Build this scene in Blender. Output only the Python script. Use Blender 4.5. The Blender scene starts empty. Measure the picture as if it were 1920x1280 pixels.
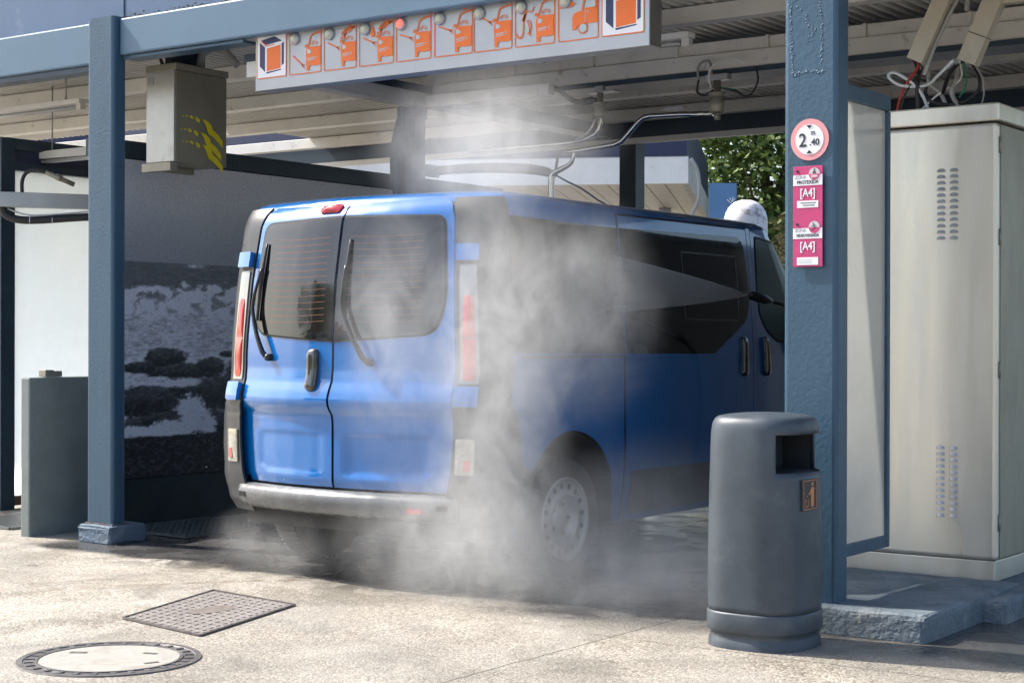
import bpy, bmesh, math, random
import numpy as np
from mathutils import Vector, Matrix
random.seed(7)
S = bpy.context.scene
COL = S.collection
R = math.radians

# ------------------------------------------------------------------ helpers
def tag(o, label=None, cat=None, group=None, kind=None):
    if label: o['label'] = label
    if cat: o['category'] = cat
    if group: o['group'] = group
    if kind: o['kind'] = kind
    return o

def empty(name, loc, label, cat, group=None):
    o = bpy.data.objects.new(name, None)
    COL.objects.link(o)
    o.location = loc
    o.empty_display_size = .1
    return tag(o, label, cat, group)

class B:
    """collects shapes in world coordinates, links them as one mesh object"""
    def __init__(s):
        s.bm = bmesh.new()
    def box(s, a, b, bev=0, segs=2, vert_only=False):
        vs = [s.bm.verts.new((x, y, z)) for z in (a[2], b[2]) for y in (a[1], b[1]) for x in (a[0], b[0])]
        fs = []
        for q in ((0, 2, 3, 1), (4, 5, 7, 6), (0, 1, 5, 4), (2, 6, 7, 3), (0, 4, 6, 2), (1, 3, 7, 5)):
            fs.append(s.bm.faces.new([vs[i] for i in q]))
        if bev:
            es = set(e for f in fs for e in f.edges)
            if vert_only: es = [e for e in es if abs(e.verts[0].co.z - e.verts[1].co.z) > 1e-5]
            bmesh.ops.bevel(s.bm, geom=list(es), offset=bev, segments=segs, profile=.5, affect='EDGES')
        return s
    def obox(s, c, ex, ey, ez, sx, sy, sz, bev=0):
        """oriented box: centre, axes, full sizes"""
        ex, ey, ez = Vector(ex).normalized(), Vector(ey).normalized(), Vector(ez).normalized()
        M = Matrix((ex, ey, ez)).transposed().to_4x4(); M.translation = Vector(c)
        r = bmesh.ops.create_cube(s.bm, size=1, matrix=M @ Matrix.Diagonal((sx, sy, sz, 1)))
        if bev:
            es = set(e for v in r['verts'] for e in v.link_edges)
            bmesh.ops.bevel(s.bm, geom=list(es), offset=bev, segments=2, profile=.5, affect='EDGES')
        return s
    def tube(s, pts, r, n=10, smooth_path=0, caps=True):
        P = [Vector(p) for p in pts]
        rr = r if isinstance(r, (list, tuple)) else [r] * len(P)
        if smooth_path:
            Q, QR = [], []
            for i in range(len(P) - 1):
                p0, p1, p2, p3 = P[max(i - 1, 0)], P[i], P[i + 1], P[min(i + 2, len(P) - 1)]
                for k in range(smooth_path):
                    t = k / smooth_path
                    Q.append(.5 * ((2 * p1) + (p2 - p0) * t + (2 * p0 - 5 * p1 + 4 * p2 - p3) * t * t + (3 * p1 - p0 - 3 * p2 + p3) * t ** 3))
                    QR.append(rr[i] * (1 - t) + rr[i + 1] * t)
            Q.append(P[-1]); QR.append(rr[-1]); P, rr = Q, QR
        rings = []
        t0 = (P[1] - P[0]).normalized()
        up = Vector((0, 0, 1)) if abs(t0.z) < .9 else Vector((1, 0, 0))
        nrm = (up - t0 * up.dot(t0)).normalized()
        for i, p in enumerate(P):
            t = (P[min(i + 1, len(P) - 1)] - P[max(i - 1, 0)]).normalized()
            nrm = (nrm - t * nrm.dot(t)).normalized(); bn = t.cross(nrm)
            rings.append([s.bm.verts.new(p + (nrm * math.cos(a) + bn * math.sin(a)) * rr[i]) for a in [2 * math.pi * k / n for k in range(n)]])
        for a, b in zip(rings, rings[1:]):
            for k in range(n):
                f = s.bm.faces.new((a[k], a[(k + 1) % n], b[(k + 1) % n], b[k])); f.smooth = True
        if caps:
            s.bm.faces.new(rings[0][::-1]); s.bm.faces.new(rings[-1])
        return s
    def lathe(s, prof, c, axis=(0, 0, 1), n=32, smooth=True, ex=1.0):
        ax = Vector(axis).normalized()
        u = ax.orthogonal().normalized(); v = ax.cross(u)
        if abs(ax.z) > .99: u, v = Vector((1, 0, 0)), Vector((0, 1, 0))
        rings = []
        for r, h in prof:
            if r < 1e-6: rings.append([s.bm.verts.new(Vector(c) + ax * h)])
            else: rings.append([s.bm.verts.new(Vector(c) + ax * h + (u * math.cos(a) + v * math.sin(a)) * r) for a in [2 * math.pi * k / n for k in range(n)]])
        for a, b in zip(rings, rings[1:]):
            for k in range(n):
                k2 = (k + 1) % n
                if len(a) == 1 and len(b) == 1: continue
                if len(a) == 1: f = s.bm.faces.new((a[0], b[k2], b[k]))
                elif len(b) == 1: f = s.bm.faces.new((a[k], a[k2], b[0]))
                else: f = s.bm.faces.new((a[k], a[k2], b[k2], b[k]))
                f.smooth = smooth
        return s
    def poly(s, pts, off):
        """flat polygon (list of 3d points) extruded by vector off"""
        a = [s.bm.verts.new(Vector(p)) for p in pts]; o = Vector(off)
        b = [s.bm.verts.new(v.co + o) for v in a]
        s.bm.faces.new(a[::-1]); s.bm.faces.new(b)
        for i in range(len(a)):
            j = (i + 1) % len(a); s.bm.faces.new((a[i], a[j], b[j], b[i]))
        return s
    def grid(s, fn, nu, nv, smooth=True, closed_u=False):
        V = [[s.bm.verts.new(fn(i, j)) for i in range(nu)] for j in range(nv)]
        for j in range(nv - 1):
            for i in range(nu - (0 if closed_u else 1)):
                i2 = (i + 1) % nu
                f = s.bm.faces.new((V[j][i], V[j][i2], V[j + 1][i2], V[j + 1][i])); f.smooth = smooth
        return V
    def done(s, name, mat, parent=None, smooth=None, fix=True, weld=False):
        if weld: bmesh.ops.remove_doubles(s.bm, verts=s.bm.verts, dist=1e-4)
        if fix: bmesh.ops.recalc_face_normals(s.bm, faces=s.bm.faces)
        me = bpy.data.meshes.new(name)
        off = Vector((0, 0, 0)); p = parent
        while p is not None: off += p.location; p = p.parent
        if off.length: bmesh.ops.translate(s.bm, verts=s.bm.verts, vec=-off)
        if smooth is not None:
            for f in s.bm.faces: f.smooth = smooth
        s.bm.to_mesh(me); s.bm.free()
        me.materials.append(mat)
        o = bpy.data.objects.new(name, me); COL.objects.link(o); o.parent = parent
        return o

# ------------------------------------------------------------------ materials
def mat(name, col, rough=.5, metal=0, var=0, vscale=3, bump=0, bscale=60, coat=0, stain=None, sscale=2, samt=.5, sthr=.55,
        spec=.5, stretch=None, bdist=.002, emit=None, estr=0, rvar=0):
    m = bpy.data.materials.new(name); m.use_nodes = True
    nt = m.node_tree; N = nt.nodes; L = nt.links
    bs = N['Principled BSDF']
    bs.inputs['Roughness'].default_value = rough; bs.inputs['Metallic'].default_value = metal
    bs.inputs['Coat Weight'].default_value = coat; bs.inputs['Coat Roughness'].default_value = .05
    bs.inputs['Specular IOR Level'].default_value = spec
    bs.inputs['Base Color'].default_value = (*col, 1)
    if emit:
        bs.inputs['Emission Color'].default_value = (*emit, 1); bs.inputs['Emission Strength'].default_value = estr
    tc = N.new('ShaderNodeTexCoord'); vec = tc.outputs['Object']
    if stretch:
        mp = N.new('ShaderNodeMapping'); mp.inputs['Scale'].default_value = stretch; L.new(vec, mp.inputs[0]); svec = mp.outputs[0]
    else: svec = vec
    cur = None
    if var:
        n = N.new('ShaderNodeTexNoise'); n.inputs['Scale'].default_value = vscale; n.inputs['Detail'].default_value = 6; n.inputs['Roughness'].default_value = .65
        L.new(svec, n.inputs['Vector'])
        mr = N.new('ShaderNodeMapRange'); mr.inputs[1].default_value = .3; mr.inputs[2].default_value = .7
        mr.inputs[3].default_value = 1 - var; mr.inputs[4].default_value = 1 + var; L.new(n.outputs[0], mr.inputs[0])
        mx = N.new('ShaderNodeMix'); mx.data_type = 'RGBA'; mx.blend_type = 'MULTIPLY'; mx.inputs[0].default_value = 1
        mx.inputs[6].default_value = (*col, 1); L.new(mr.outputs[0], mx.inputs[7]); cur = mx.outputs[2]
    if stain:
        n = N.new('ShaderNodeTexNoise'); n.inputs['Scale'].default_value = sscale; n.inputs['Detail'].default_value = 9; n.inputs['Roughness'].default_value = .7
        L.new(svec, n.inputs['Vector'])
        mr = N.new('ShaderNodeMapRange'); mr.inputs[1].default_value = sthr; mr.inputs[2].default_value = sthr + .12
        mr.inputs[3].default_value = 0; mr.inputs[4].default_value = samt; L.new(n.outputs[0], mr.inputs[0])
        mx = N.new('ShaderNodeMix'); mx.data_type = 'RGBA'; L.new(mr.outputs[0], mx.inputs[0])
        if cur: L.new(cur, mx.inputs[6])
        else: mx.inputs[6].default_value = (*col, 1)
        mx.inputs[7].default_value = (*stain, 1); cur = mx.outputs[2]
    if cur: L.new(cur, bs.inputs['Base Color'])
    if rvar:
        n = N.new('ShaderNodeTexNoise'); n.inputs['Scale'].default_value = vscale * 1.7; n.inputs['Detail'].default_value = 5
        L.new(svec, n.inputs['Vector'])
        mr = N.new('ShaderNodeMapRange'); mr.inputs[1].default_value = .3; mr.inputs[2].default_value = .7
        mr.inputs[3].default_value = max(.03, rough - rvar); mr.inputs[4].default_value = rough + rvar; L.new(n.outputs[0], mr.inputs[0]); L.new(mr.outputs[0], bs.inputs['Roughness'])
    if bump:
        n = N.new('ShaderNodeTexNoise'); n.inputs['Scale'].default_value = bscale; n.inputs['Detail'].default_value = 4
        L.new(vec, n.inputs['Vector'])
        b = N.new('ShaderNodeBump'); b.inputs['Strength'].default_value = bump; b.inputs['Distance'].default_value = bdist
        L.new(n.outputs[0], b.inputs['Height']); L.new(b.outputs[0], bs.inputs['Normal'])
    return m

M = {}
M['frame_blue'] = mat('frame_blue', (.038, .088, .138), .42, var=.12, vscale=5, bump=.5, bscale=55, bdist=.004, stretch=(1, 1, .35), stain=(.14, .12, .10), sscale=6, sthr=.63, samt=.5)
M['beam_blue'] = mat('beam_blue', (.10, .172, .245), .42, var=.07, vscale=2, bump=.2, bscale=45, bdist=.003, stain=(.3, .36, .42), sscale=5, sthr=.66, samt=.3)
M['fascia_blue'] = mat('fascia_blue', (.085, .145, .245), .45, var=.08, vscale=1.5, bump=.15, bscale=30, stain=(.32, .37, .44), sscale=3, sthr=.6, samt=.25)
M['dark_blue'] = mat('dark_blue', (.022, .045, .075), .45, var=.15, vscale=6, bump=.3, bscale=40)
M['navy'] = mat('navy', (.018, .026, .075), .4, var=.1)
M['cream'] = mat('cream', (.70, .69, .65), .5, var=.1, vscale=3, stain=(.16, .12, .09), sscale=9, sthr=.6, samt=.6, bump=.2, bscale=30)
M['ceil'] = mat('ceil', (.62, .61, .58), .5, var=.12, vscale=2, stain=(.2, .15, .11), sscale=11, sthr=.63, samt=.6)
M['steel'] = mat('steel', (.74, .69, .58), .36, metal=.62, var=.035, vscale=1.6, stretch=(5, 5, .5), stain=(.80, .78, .73), sscale=.7, sthr=.48, samt=.25, rvar=.10, bump=.04, bscale=200)
M['steel_dull'] = mat('steel_dull', (.33, .31, .25), .45, metal=.5, var=.15, vscale=3, stretch=(3, 3, 1), stain=(.2, .16, .11), sscale=3, sthr=.6, samt=.4)
M['alu'] = mat('alu', (.42, .43, .44), .42, metal=.45, var=.06, vscale=3, rvar=.08)
M['grey_steel'] = mat('grey_steel', (.40, .41, .42), .4, metal=.4, var=.1, vscale=5, stain=(.2, .13, .08), sscale=8, sthr=.64)
M['chrome'] = mat('chrome', (.55, .54, .52), .18, metal=1, var=.15, vscale=8)
M['rubber'] = mat('rubber', (.018, .018, .02), .5, var=.2, bump=.2)
M['black'] = mat('black', (.012, .012, .013), .35, var=.1)
M['white_paint'] = mat('white_paint', (.75, .75, .74), .45, var=.06, vscale=4, stain=(.35, .28, .2), sscale=6, sthr=.62)
M['orange'] = mat('orange', (.85, .17, .02), .5)
M['white_vinyl'] = mat('white_vinyl', (.82, .82, .84), .4)
M['navy_vinyl'] = mat('navy_vinyl', (.02, .03, .10), .4)
M['yellow'] = mat('yellow', (.75, .62, .01), .5)
M['lens'] = mat('lens', (.55, .55, .42), .25, coat=.5)
M['red_on'] = mat('red_on', (.8, .15, .12), .3, emit=(1, .16, .12), estr=.55)
M['pillar_conc'] = mat('pillar_conc', (.12, .17, .22), .7, var=.3, vscale=9, bump=.8, bscale=40, bdist=.01, stain=(.3, .3, .29), sscale=6, sthr=.56)
M['wall_grey'] = mat('wall_grey', (.20, .23, .22), .75, var=.14, vscale=4, bump=.5, bscale=50, bdist=.004)
M['bin'] = mat('bin', (.05, .064, .080), .45, var=.28, vscale=4, stain=(.20, .215, .23), sscale=5, sthr=.56, samt=.16, bump=.12, bscale=25, rvar=.1)
M['bin_in'] = mat('bin_in', (.03, .035, .045), .6, var=.2)
M['kerb'] = mat('kerb', (.15, .185, .21), .8, var=.3, vscale=7, bump=.9, bscale=45, bdist=.012, stain=(.33, .33, .32), sscale=5, sthr=.54)
M['van_blue'] = mat('van_blue', (.0004, .132, .43), .18, metal=.05, coat=1, var=.03, vscale=3, bump=.02, bscale=300, rvar=.05)
M['van_glass'] = mat('van_glass', (.010, .011, .012), .05, spec=.75, rvar=.03, vscale=10)
M['van_plastic'] = mat('van_plastic', (.035, .038, .042), .38, var=.1, bump=.15, bscale=200, rvar=.08)
M['bumper_plastic'] = mat('bumper_plastic', (.13, .135, .135), .27, var=.15, vscale=6, bump=.15, bscale=150, rvar=.1)
M['gap'] = mat('gap', (.004, .004, .005), .6)
M['red_lens'] = mat('red_lens', (.45, .015, .02), .15, coat=1, var=.2, vscale=30)
M['clear_lens'] = mat('clear_lens', (.30, .29, .24), .15, coat=1, var=.35, vscale=60)
M['lamp_house'] = mat('lamp_house', (.22, .23, .24), .15, coat=1, metal=.3, var=.2)
M['rim'] = mat('rim', (.45, .46, .47), .4, metal=.5, var=.2, vscale=10, stain=(.18, .13, .09), sscale=12, sthr=.56)
M['heat_line'] = mat('heat_line', (.22, .075, .035), .4)
M['pink'] = mat('pink', (.72, .32, .33), .5, var=.06)
M['magenta'] = mat('magenta', (.52, .05, .17), .45, var=.08, vscale=12)
M['cast_iron'] = mat('cast_iron', (.13, .12, .115), .4, metal=.2, var=.3, vscale=20, bump=.4, bscale=80, stain=(.35, .32, .28), sscale=12, sthr=.55)
M['cover_conc'] = mat('cover_conc', (.33, .315, .28), .75, stain=(.22, .19, .15), sscale=6, sthr=.5, samt=.6, var=.15, vscale=7, bump=.3, bscale=80)
M['duct'] = mat('duct', (.42, .38, .30), .5, var=.12, vscale=5, stretch=(1, 1, .4), stain=(.16, .15, .08), sscale=9, sthr=.6)
M['bark'] = mat('bark', (.09, .065, .045), .9, var=.3, bump=.8, bscale=15, bdist=.03)
M['cable_black'] = mat('cable_black', (.012, .012, .013), .4)
M['cable_white'] = mat('cable_white', (.62, .68, .72), .4)
M['cable_red'] = mat('cable_red', (.45, .03, .02), .4)
M['cable_green'] = mat('cable_green', (.02, .22, .10), .4)
M['cable_grey'] = mat('cable_grey', (.30, .30, .29), .5, var=.1)
M['soffit'] = mat('soffit', (.60, .55, .47), .5, var=.06)

def leafmat(name, c1, c2):
    m = bpy.data.materials.new(name); m.use_nodes = True
    nt = m.node_tree; N = nt.nodes; L = nt.links; bs = N['Principled BSDF']
    g = N.new('ShaderNodeNewGeometry')
    cr = N.new('ShaderNodeValToRGB'); cr.color_ramp.elements[0].color = (*c1, 1); cr.color_ramp.elements[1].color = (*c2, 1)
    L.new(g.outputs['Random Per Island'], cr.inputs[0]); L.new(cr.outputs[0], bs.inputs['Base Color'])
    bs.inputs['Roughness'].default_value = .55
    tr = N.new('ShaderNodeBsdfTranslucent'); L.new(cr.outputs[0], tr.inputs[0])
    mx = N.new('ShaderNodeMixShader'); mx.inputs[0].default_value = .3
    L.new(bs.outputs[0], mx.inputs[1]); L.new(tr.outputs[0], mx.inputs[2]); L.new(mx.outputs[0], N['Material Output'].inputs[0])
    return m
M['leaf'] = leafmat('leaf', (.035, .075, .016), (.20, .27, .06))
M['leaf_dry'] = leafmat('leaf_dry', (.16, .13, .04), (.34, .28, .12))

def frosted(name, transp, col, transl=.7):
    m = bpy.data.materials.new(name); m.use_nodes = True
    nt = m.node_tree; N = nt.nodes; L = nt.links; bs = N['Principled BSDF']
    bs.inputs['Base Color'].default_value = (*col, 1); bs.inputs['Roughness'].default_value = .25
    tl = N.new('ShaderNodeBsdfTranslucent'); tl.inputs[0].default_value = (*col, 1)
    m1 = N.new('ShaderNodeMixShader'); m1.inputs[0].default_value = transl
    L.new(bs.outputs[0], m1.inputs[1]); L.new(tl.outputs[0], m1.inputs[2])
    tp = N.new('ShaderNodeBsdfTransparent')
    n = N.new('ShaderNodeTexNoise'); n.inputs['Scale'].default_value = 2.5; n.inputs['Detail'].default_value = 6
    tc = N.new('ShaderNodeTexCoord'); L.new(tc.outputs['Object'], n.inputs[0])
    mr = N.new('ShaderNodeMapRange'); mr.inputs[1].default_value = .3; mr.inputs[2].default_value = .7
    mr.inputs[3].default_value = max(0, transp - .08); mr.inputs[4].default_value = transp + .08; L.new(n.outputs[0], mr.inputs[0])
    m2 = N.new('ShaderNodeMixShader'); L.new(mr.outputs[0], m2.inputs[0])
    L.new(m1.outputs[0], m2.inputs[1]); L.new(tp.outputs[0], m2.inputs[2]); L.new(m2.outputs[0], N['Material Output'].inputs[0])
    return m
M['frost'] = frosted('frost', .16, (.91, .97, 1.0), .95)
M['frost2'] = frosted('frost2', .30, (.58, .58, .55), .35)
M['front_glass'] = frosted('front_glass', .35, (.10, .19, .20), .1)

# ------------------------------------------------------------------ ground
def ground_mat():
    m = bpy.data.materials.new('ground'); m.use_nodes = True
    nt = m.node_tree; N = nt.nodes; L = nt.links; bs = N['Principled BSDF']
    tc = N.new('ShaderNodeTexCoord'); v = tc.outputs['Object']
    def noise(sc, det=5, ro=.6, vec=v, dist=0):
        n = N.new('ShaderNodeTexNoise'); n.inputs['Scale'].default_value = sc; n.inputs['Detail'].default_value = det
        n.inputs['Roughness'].default_value = ro; n.inputs['Distortion'].default_value = dist; L.new(vec, n.inputs['Vector']); return n.outputs[0]
    def mr(x, a, b, c, d, smooth=False):
        n = N.new('ShaderNodeMapRange'); L.new(x, n.inputs[0])
        if smooth: n.interpolation_type = 'SMOOTHSTEP'
        for i, k in enumerate((a, b, c, d)): n.inputs[i + 1].default_value = k
        return n.outputs[0]
    def math_(op, a, b=None, c=None):
        n = N.new('ShaderNodeMath'); n.operation = op
        for i, k in enumerate((a, b, c)):
            if k is None: continue
            if isinstance(k, (int, float)): n.inputs[i].default_value = k
            else: L.new(k, n.inputs[i])
        return n.outputs[0]
    def mix(f, a, b, t='MIX'):
        n = N.new('ShaderNodeMix'); n.data_type = 'RGBA'; n.blend_type = t
        if isinstance(f, (int, float)): n.inputs[0].default_value = f
        else: L.new(f, n.inputs[0])
        for i, k in ((6, a), (7, b)):
            if isinstance(k, tuple): n.inputs[i].default_value = (*k, 1)
            else: L.new(k, n.inputs[i])
        return n.outputs[2]
    vo = N.new('ShaderNodeTexVoronoi'); vo.inputs['Scale'].default_value = 95; L.new(v, vo.inputs['Vector'])
    sep = N.new('ShaderNodeSeparateColor'); L.new(vo.outputs['Color'], sep.inputs[0])
    peb = mr(sep.outputs[0], 0, 1, 0, 1)
    base = mix(peb, (.18, .152, .115), (.47, .43, .365))
    base = mix(mr(sep.outputs[1], .82, .95, 0, .75), base, (.16, .125, .095))
    base = mix(mr(noise(1.3, 7, .6), .46, .68, 0, .45), base, (.49, .46, .41))      # worn pale patches
    base = mix(mr(noise(.9, 8, .7, dist=.6), .55, .75, 0, .4), base, (.27, .22, .16))  # brownish dirt
    base = mix(mr(noise(.55, 6, .65, dist=1.2), .48, .60, 0, .5), base, (.19, .175, .15))   # damp grey areas
    base = mix(mr(noise(2.6, 7, .7, dist=1.5), .60, .68, 0, .5), base, (.19, .165, .13))
    # curved tyre mark of brown dirt
    mp = N.new('ShaderNodeMapping'); mp.inputs['Location'].default_value = (-4.2, 2.6, 0); L.new(v, mp.inputs[0])
    ln = N.new('ShaderNodeVectorMath'); ln.operation = 'LENGTH'; L.new(mp.outputs[0], ln.inputs[0])
    rr = math_('ADD', ln.outputs['Value'], math_('MULTIPLY', noise(3, 4), .25))
    band = math_('SUBTRACT', 1, mr(math_('ABSOLUTE', math_('SUBTRACT', rr, 3.05)), 0, .07, 0, 1, True))
    base = mix(math_('MULTIPLY', band, mr(noise(9, 5), .4, .65, 0, .75)), base, (.17, .12, .07))
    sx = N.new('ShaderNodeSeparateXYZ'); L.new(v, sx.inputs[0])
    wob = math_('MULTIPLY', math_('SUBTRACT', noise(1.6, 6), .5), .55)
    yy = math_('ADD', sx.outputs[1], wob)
    wet_shade_y = mr(yy, -.38, -.24, 0, 1, True)  # wet floor colour carried forward to stand in for the van's shadow edge
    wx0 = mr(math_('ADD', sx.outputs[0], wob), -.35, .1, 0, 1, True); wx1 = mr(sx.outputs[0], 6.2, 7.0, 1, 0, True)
    wet = math_('MULTIPLY', math_('MULTIPLY', wet_shade_y, wx0), wx1)
    # dark glossy skirt to the right of the bin
    wr = math_('MULTIPLY', mr(math_('ADD', sx.outputs[0], wob), 5.45, 5.7, 0, 1, True), mr(yy, -.65, -.45, 0, 1, True))
    wet = math_('MAXIMUM', wet, wr)
    # runoff tongues creeping out over the forecourt
    tg = math_('MULTIPLY', mr(noise(2.2, 6, .6, dist=.8), .52, .60, 0, .8, True), math_('MULTIPLY', mr(yy, -.75, -.25, 0, 1, True), mr(sx.outputs[0], .2, .9, 0, 1, True)))
    wet = math_('MAXIMUM', wet, tg)
    joint = math_('MAXIMUM', math_('LESS_THAN', math_('ABSOLUTE', math_('SUBTRACT', math_('ADD', sx.outputs[0], math_('MULTIPLY', noise(4, 5), .05)), 4.50)), .005), math_('LESS_THAN', math_('ABSOLUTE', math_('SUBTRACT', math_('ADD', sx.outputs[1], math_('MULTIPLY', noise(4, 5), .05)), -.86)), .0045))
    joint = math_('MULTIPLY', joint, mr(sx.outputs[0], 4.3, 4.4, 0, 1))
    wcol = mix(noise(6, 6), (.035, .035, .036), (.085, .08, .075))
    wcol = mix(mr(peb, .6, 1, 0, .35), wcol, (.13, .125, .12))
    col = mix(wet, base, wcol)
    col = mix(math_('MULTIPLY', joint, .8), col, (.05, .045, .04))
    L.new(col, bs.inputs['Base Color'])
    dryr = mr(noise(1.1, 7, .65, dist=1.0), .46, .60, .85, .34)
    wetr = mr(noise(3.2, 6), .35, .65, .06, .42)
    mxr = N.new('ShaderNodeMix'); L.new(wet, mxr.inputs[0]); L.new(dryr, mxr.inputs[2]); L.new(wetr, mxr.inputs[3]); L.new(mxr.outputs[0], bs.inputs['Roughness'])
    bsum = math_('ADD', math_('MULTIPLY', vo.outputs['Distance'], -.9), math_('MULTIPLY', noise(220, 3), .3))
    bu = N.new('ShaderNodeBump'); bu.inputs['Distance'].default_value = .004
    L.new(mr(wet, 0, 1, .8, .18), bu.inputs['Strength'])
    L.new(bsum, bu.inputs['Height']); L.new(bu.outputs[0], bs.inputs['Normal'])
    return m
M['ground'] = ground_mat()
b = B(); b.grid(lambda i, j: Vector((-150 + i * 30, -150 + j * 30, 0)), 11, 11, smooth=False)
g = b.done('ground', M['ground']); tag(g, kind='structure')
for f in g.data.polygons:
    pass
# ------------------------------------------------------------------ canopy building
can = empty('wash_canopy', (0, 0, 0), 'blue steel wash bay canopy with corrugated ceiling over the van', 'canopy')
def roof_sheet(name, x0, x1, y0, y1, z, parent):
    p = .0765; n = int((x1 - x0) / p); prof = []
    for k in range(n):
        x = x0 + k * p
        prof += [(x, z), (x + .026, z), (x + .038, z - .03), (x + .064, z - .03)]
    prof.append((x0 + n * p, z))
    b = B()
    ny = 5
    b.grid(lambda i, j: Vector((prof[i][0], y0 + (y1 - y0) * j / (ny - 1), prof[i][1])), len(prof), ny, smooth=False)
    b.grid(lambda i, j: Vector((x0 + (x1 - x0) * i, y0 + (y1 - y0) * j, z + .06)), 2, 2, smooth=False)
    return b.done(name, M['ceil'], parent)
roof_sheet('roof_sheet', -2.6, 8.5, .24, 6.4, 3.235, can); roof_sheet('roof_sheet', -4.95, -2.62, .24, 3.5, 3.235, can)
b = B(); b.box((-6.2, .05, 3.02), (-.003, .20, 3.283), .012); b.done('beam', M['beam_blue'], can)
b = B(); b.box((.249, .045, 3.052), (8.5, .118, 3.283), .012); b.done('beam', M['beam_blue'], can)
b = B(); b.box((-6.2, .07, 2.985), (-.003, .19, 3.017)); b.done('drip_rail', M['dark_blue'], can)
b = B(); b.box((.25, .07, 3.030), (1.30, .19, 3.047)); b.done('drip_rail', M['frame_blue'], can)
b = B(); b.box((-6.2, .10, 3.286), (.226, .16, 3.95), .004); b.done('fascia_panel', M['fascia_blue'], can)
b = B(); b.box((.232, .105, 3.286), (8.5, .165, 3.95), .004); b.done('fascia_panel', M['fascia_blue'], can)
# dirt and moss on the ledge
b = B()
for k in range(90):
    x = .26 + random.random() ** 1.6 * 1.6; r = random.uniform(.003, .009)
    bmesh.ops.create_icosphere(b.bm, subdivisions=1, radius=r, matrix=Matrix.Translation((x, random.uniform(.055, .10), 3.286 + r * .6 + (random.random() * .02 if random.random() < .2 else 0))))
tag(b.done('ledge_dirt', mat('ledge_dirt', (.12, .10, .07), .9), can), kind='stuff')
# purlins
for y in (1.39, 2.53, 3.70, 4.85):
    b = B(); b.box((-6.1, y, 3.105), (8.4, y + .05, 3.2), .004)
    b.box((-6.1, y + .05, 3.105), (8.4, y + .10, 3.112))
    b.done('purlin', M['cream'], can)
b = B(); b.box((-6.1, .215, 3.10), (8.4, .25, 3.2), .004); b.done('purlin', M['cream'], can)
# middle beam: pale box section on a dark blue flange
b = B(); b.box((1.12, 1.95, 2.92), (8.4, 2.12, 3.02), .004); b.done('mid_beam', M['cream'], can)
b = B(); b.box((1.15, 1.93, 2.885), (8.4, 2.20, 2.916)); b.done('beam_flange', M['dark_blue'], can)
b = B(); b.box((1.16, 1.98, 3.024), (8.4, 2.09, 3.10), .004)
for k in range(9):
    x = 1.9 + k * .62; b.box((x, 1.955, 3.022), (x + .018, 1.978, 3.10))
b.done('gutter_box', M['cream'], can)
b = B(); b.box((2.26, 1.86, 2.86), (1.15, 1.925, 2.935), .004); b.done('cable_tray', M['cream'], can)
# rafters running into the bay
b = B(); b.box((1.14, .26, 2.86), (1.24, 1.92, 2.955), .004); b.done('rafter', M['cream'], can)
b = B(); b.box((1.12, .26, 2.958), (1.26, 1.92, 3.0)); b.done('rafter_flange', M['dark_blue'], can)
b = B(); b.box((.55, 2.3, 3.0), (.75, 4.98, 3.10)); b.done('rafter', M['dark_blue'], can)
b = B(); b.box((-6.1, 5.0, 2.975), (8.4, 5.16, 3.20)); b.done('back_beam', M['dark_blue'], can)
b = B(); b.box((-6.1, 5.16, 3.2), (8.4, 5.22, 3.55)); b.done('fascia_panel', M['navy'], can)
b = B(); b.box((-3.0, 4.93, 2.92), (8.4, 4.965, 2.968)); b.done('edge_trim', M['white_paint'], can)
# front pillars
def pillar(x0, y0, x1, y1, z0, z1, plinth):
    b = B(); b.box((x0, y0, z0), (x1, y1, z1), .022, 3, True)
    o = b.done('pillar', M['frame_blue'], can)
    if plinth:
        b = B(); b.box(plinth[0], plinth[1], .02, 2)
        bmesh.ops.subdivide_edges(b.bm, edges=b.bm.edges[:], cuts=2)
        for v in b.bm.verts: v.co += Vector((random.uniform(-.004, .004), random.uniform(-.004, .004), random.uniform(-.004, .004)))
        b.done('plinth', M['pillar_conc'], can)
    return o
pillar(.0, .0, .245, .108, .09, 3.295, ((-.035, -.045, -.01), (.275, .255, .112)))
pillar(4.937, -.174, 5.198, -.045, .115, 3.7, None)
b = B(); b.box((4.95, -.044, 3.06), (5.185, .043, 3.28), .006); b.done('bracket', M['frame_blue'], can)
pillar(-5.6, .0, -5.35, .26, 0, 3.295, None)
pillar(8.2, .0, 8.45, .26, 0, 3.295, None)
for (x, y, w) in ((.84, 5.0, .16), (4.27, 5.0, .16), (-5.6, 5.0, .16)):
    b = B(); b.box((x, y + .005, 0), (x + w, y + .15, 2.972)); b.done('post', M['dark_blue'], can)
# rust patch flange at the pillar foot
b = B(); b.box((-.008, -.008, .108), (.253, .116, .122)); b.done('foot_plate', mat('rust', (.16, .11, .09), .8, var=.4, vscale=25, stain=(.10, .17, .26), sscale=14, sthr=.5, samt=1), can)

# bulging hose column inside the bay (dark post with a bulky hose bundle)
hp = empty('hose_post', (1.14, 1.80, 0), 'dark post with a bulging hose sleeve, rising behind the van roof', 'post')
b = B(); b.box((1.08, 1.79, 0), (1.215, 1.90, 2.855)); b.done('post', M['dark_blue'], hp)
b = B(); b.tube([(1.12, 1.77, 2.86), (1.11, 1.77, 2.78), (1.085, 1.76, 2.66), (1.07, 1.76, 2.52), (1.075, 1.76, 2.38), (1.09, 1.76, 2.25), (1.10, 1.76, 2.0), (1.11, 1.76, 1.2)], [.025, .03, .035, .04, .04, .035, .03, .03], 14, 5)
b.done('hose_sleeve', M['dark_blue'], hp)
b = B(); b.box((1.07, 1.775, 2.78), (1.225, 1.91, 2.857)); b.done('bracket', M['dark_blue'], hp)

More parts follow.
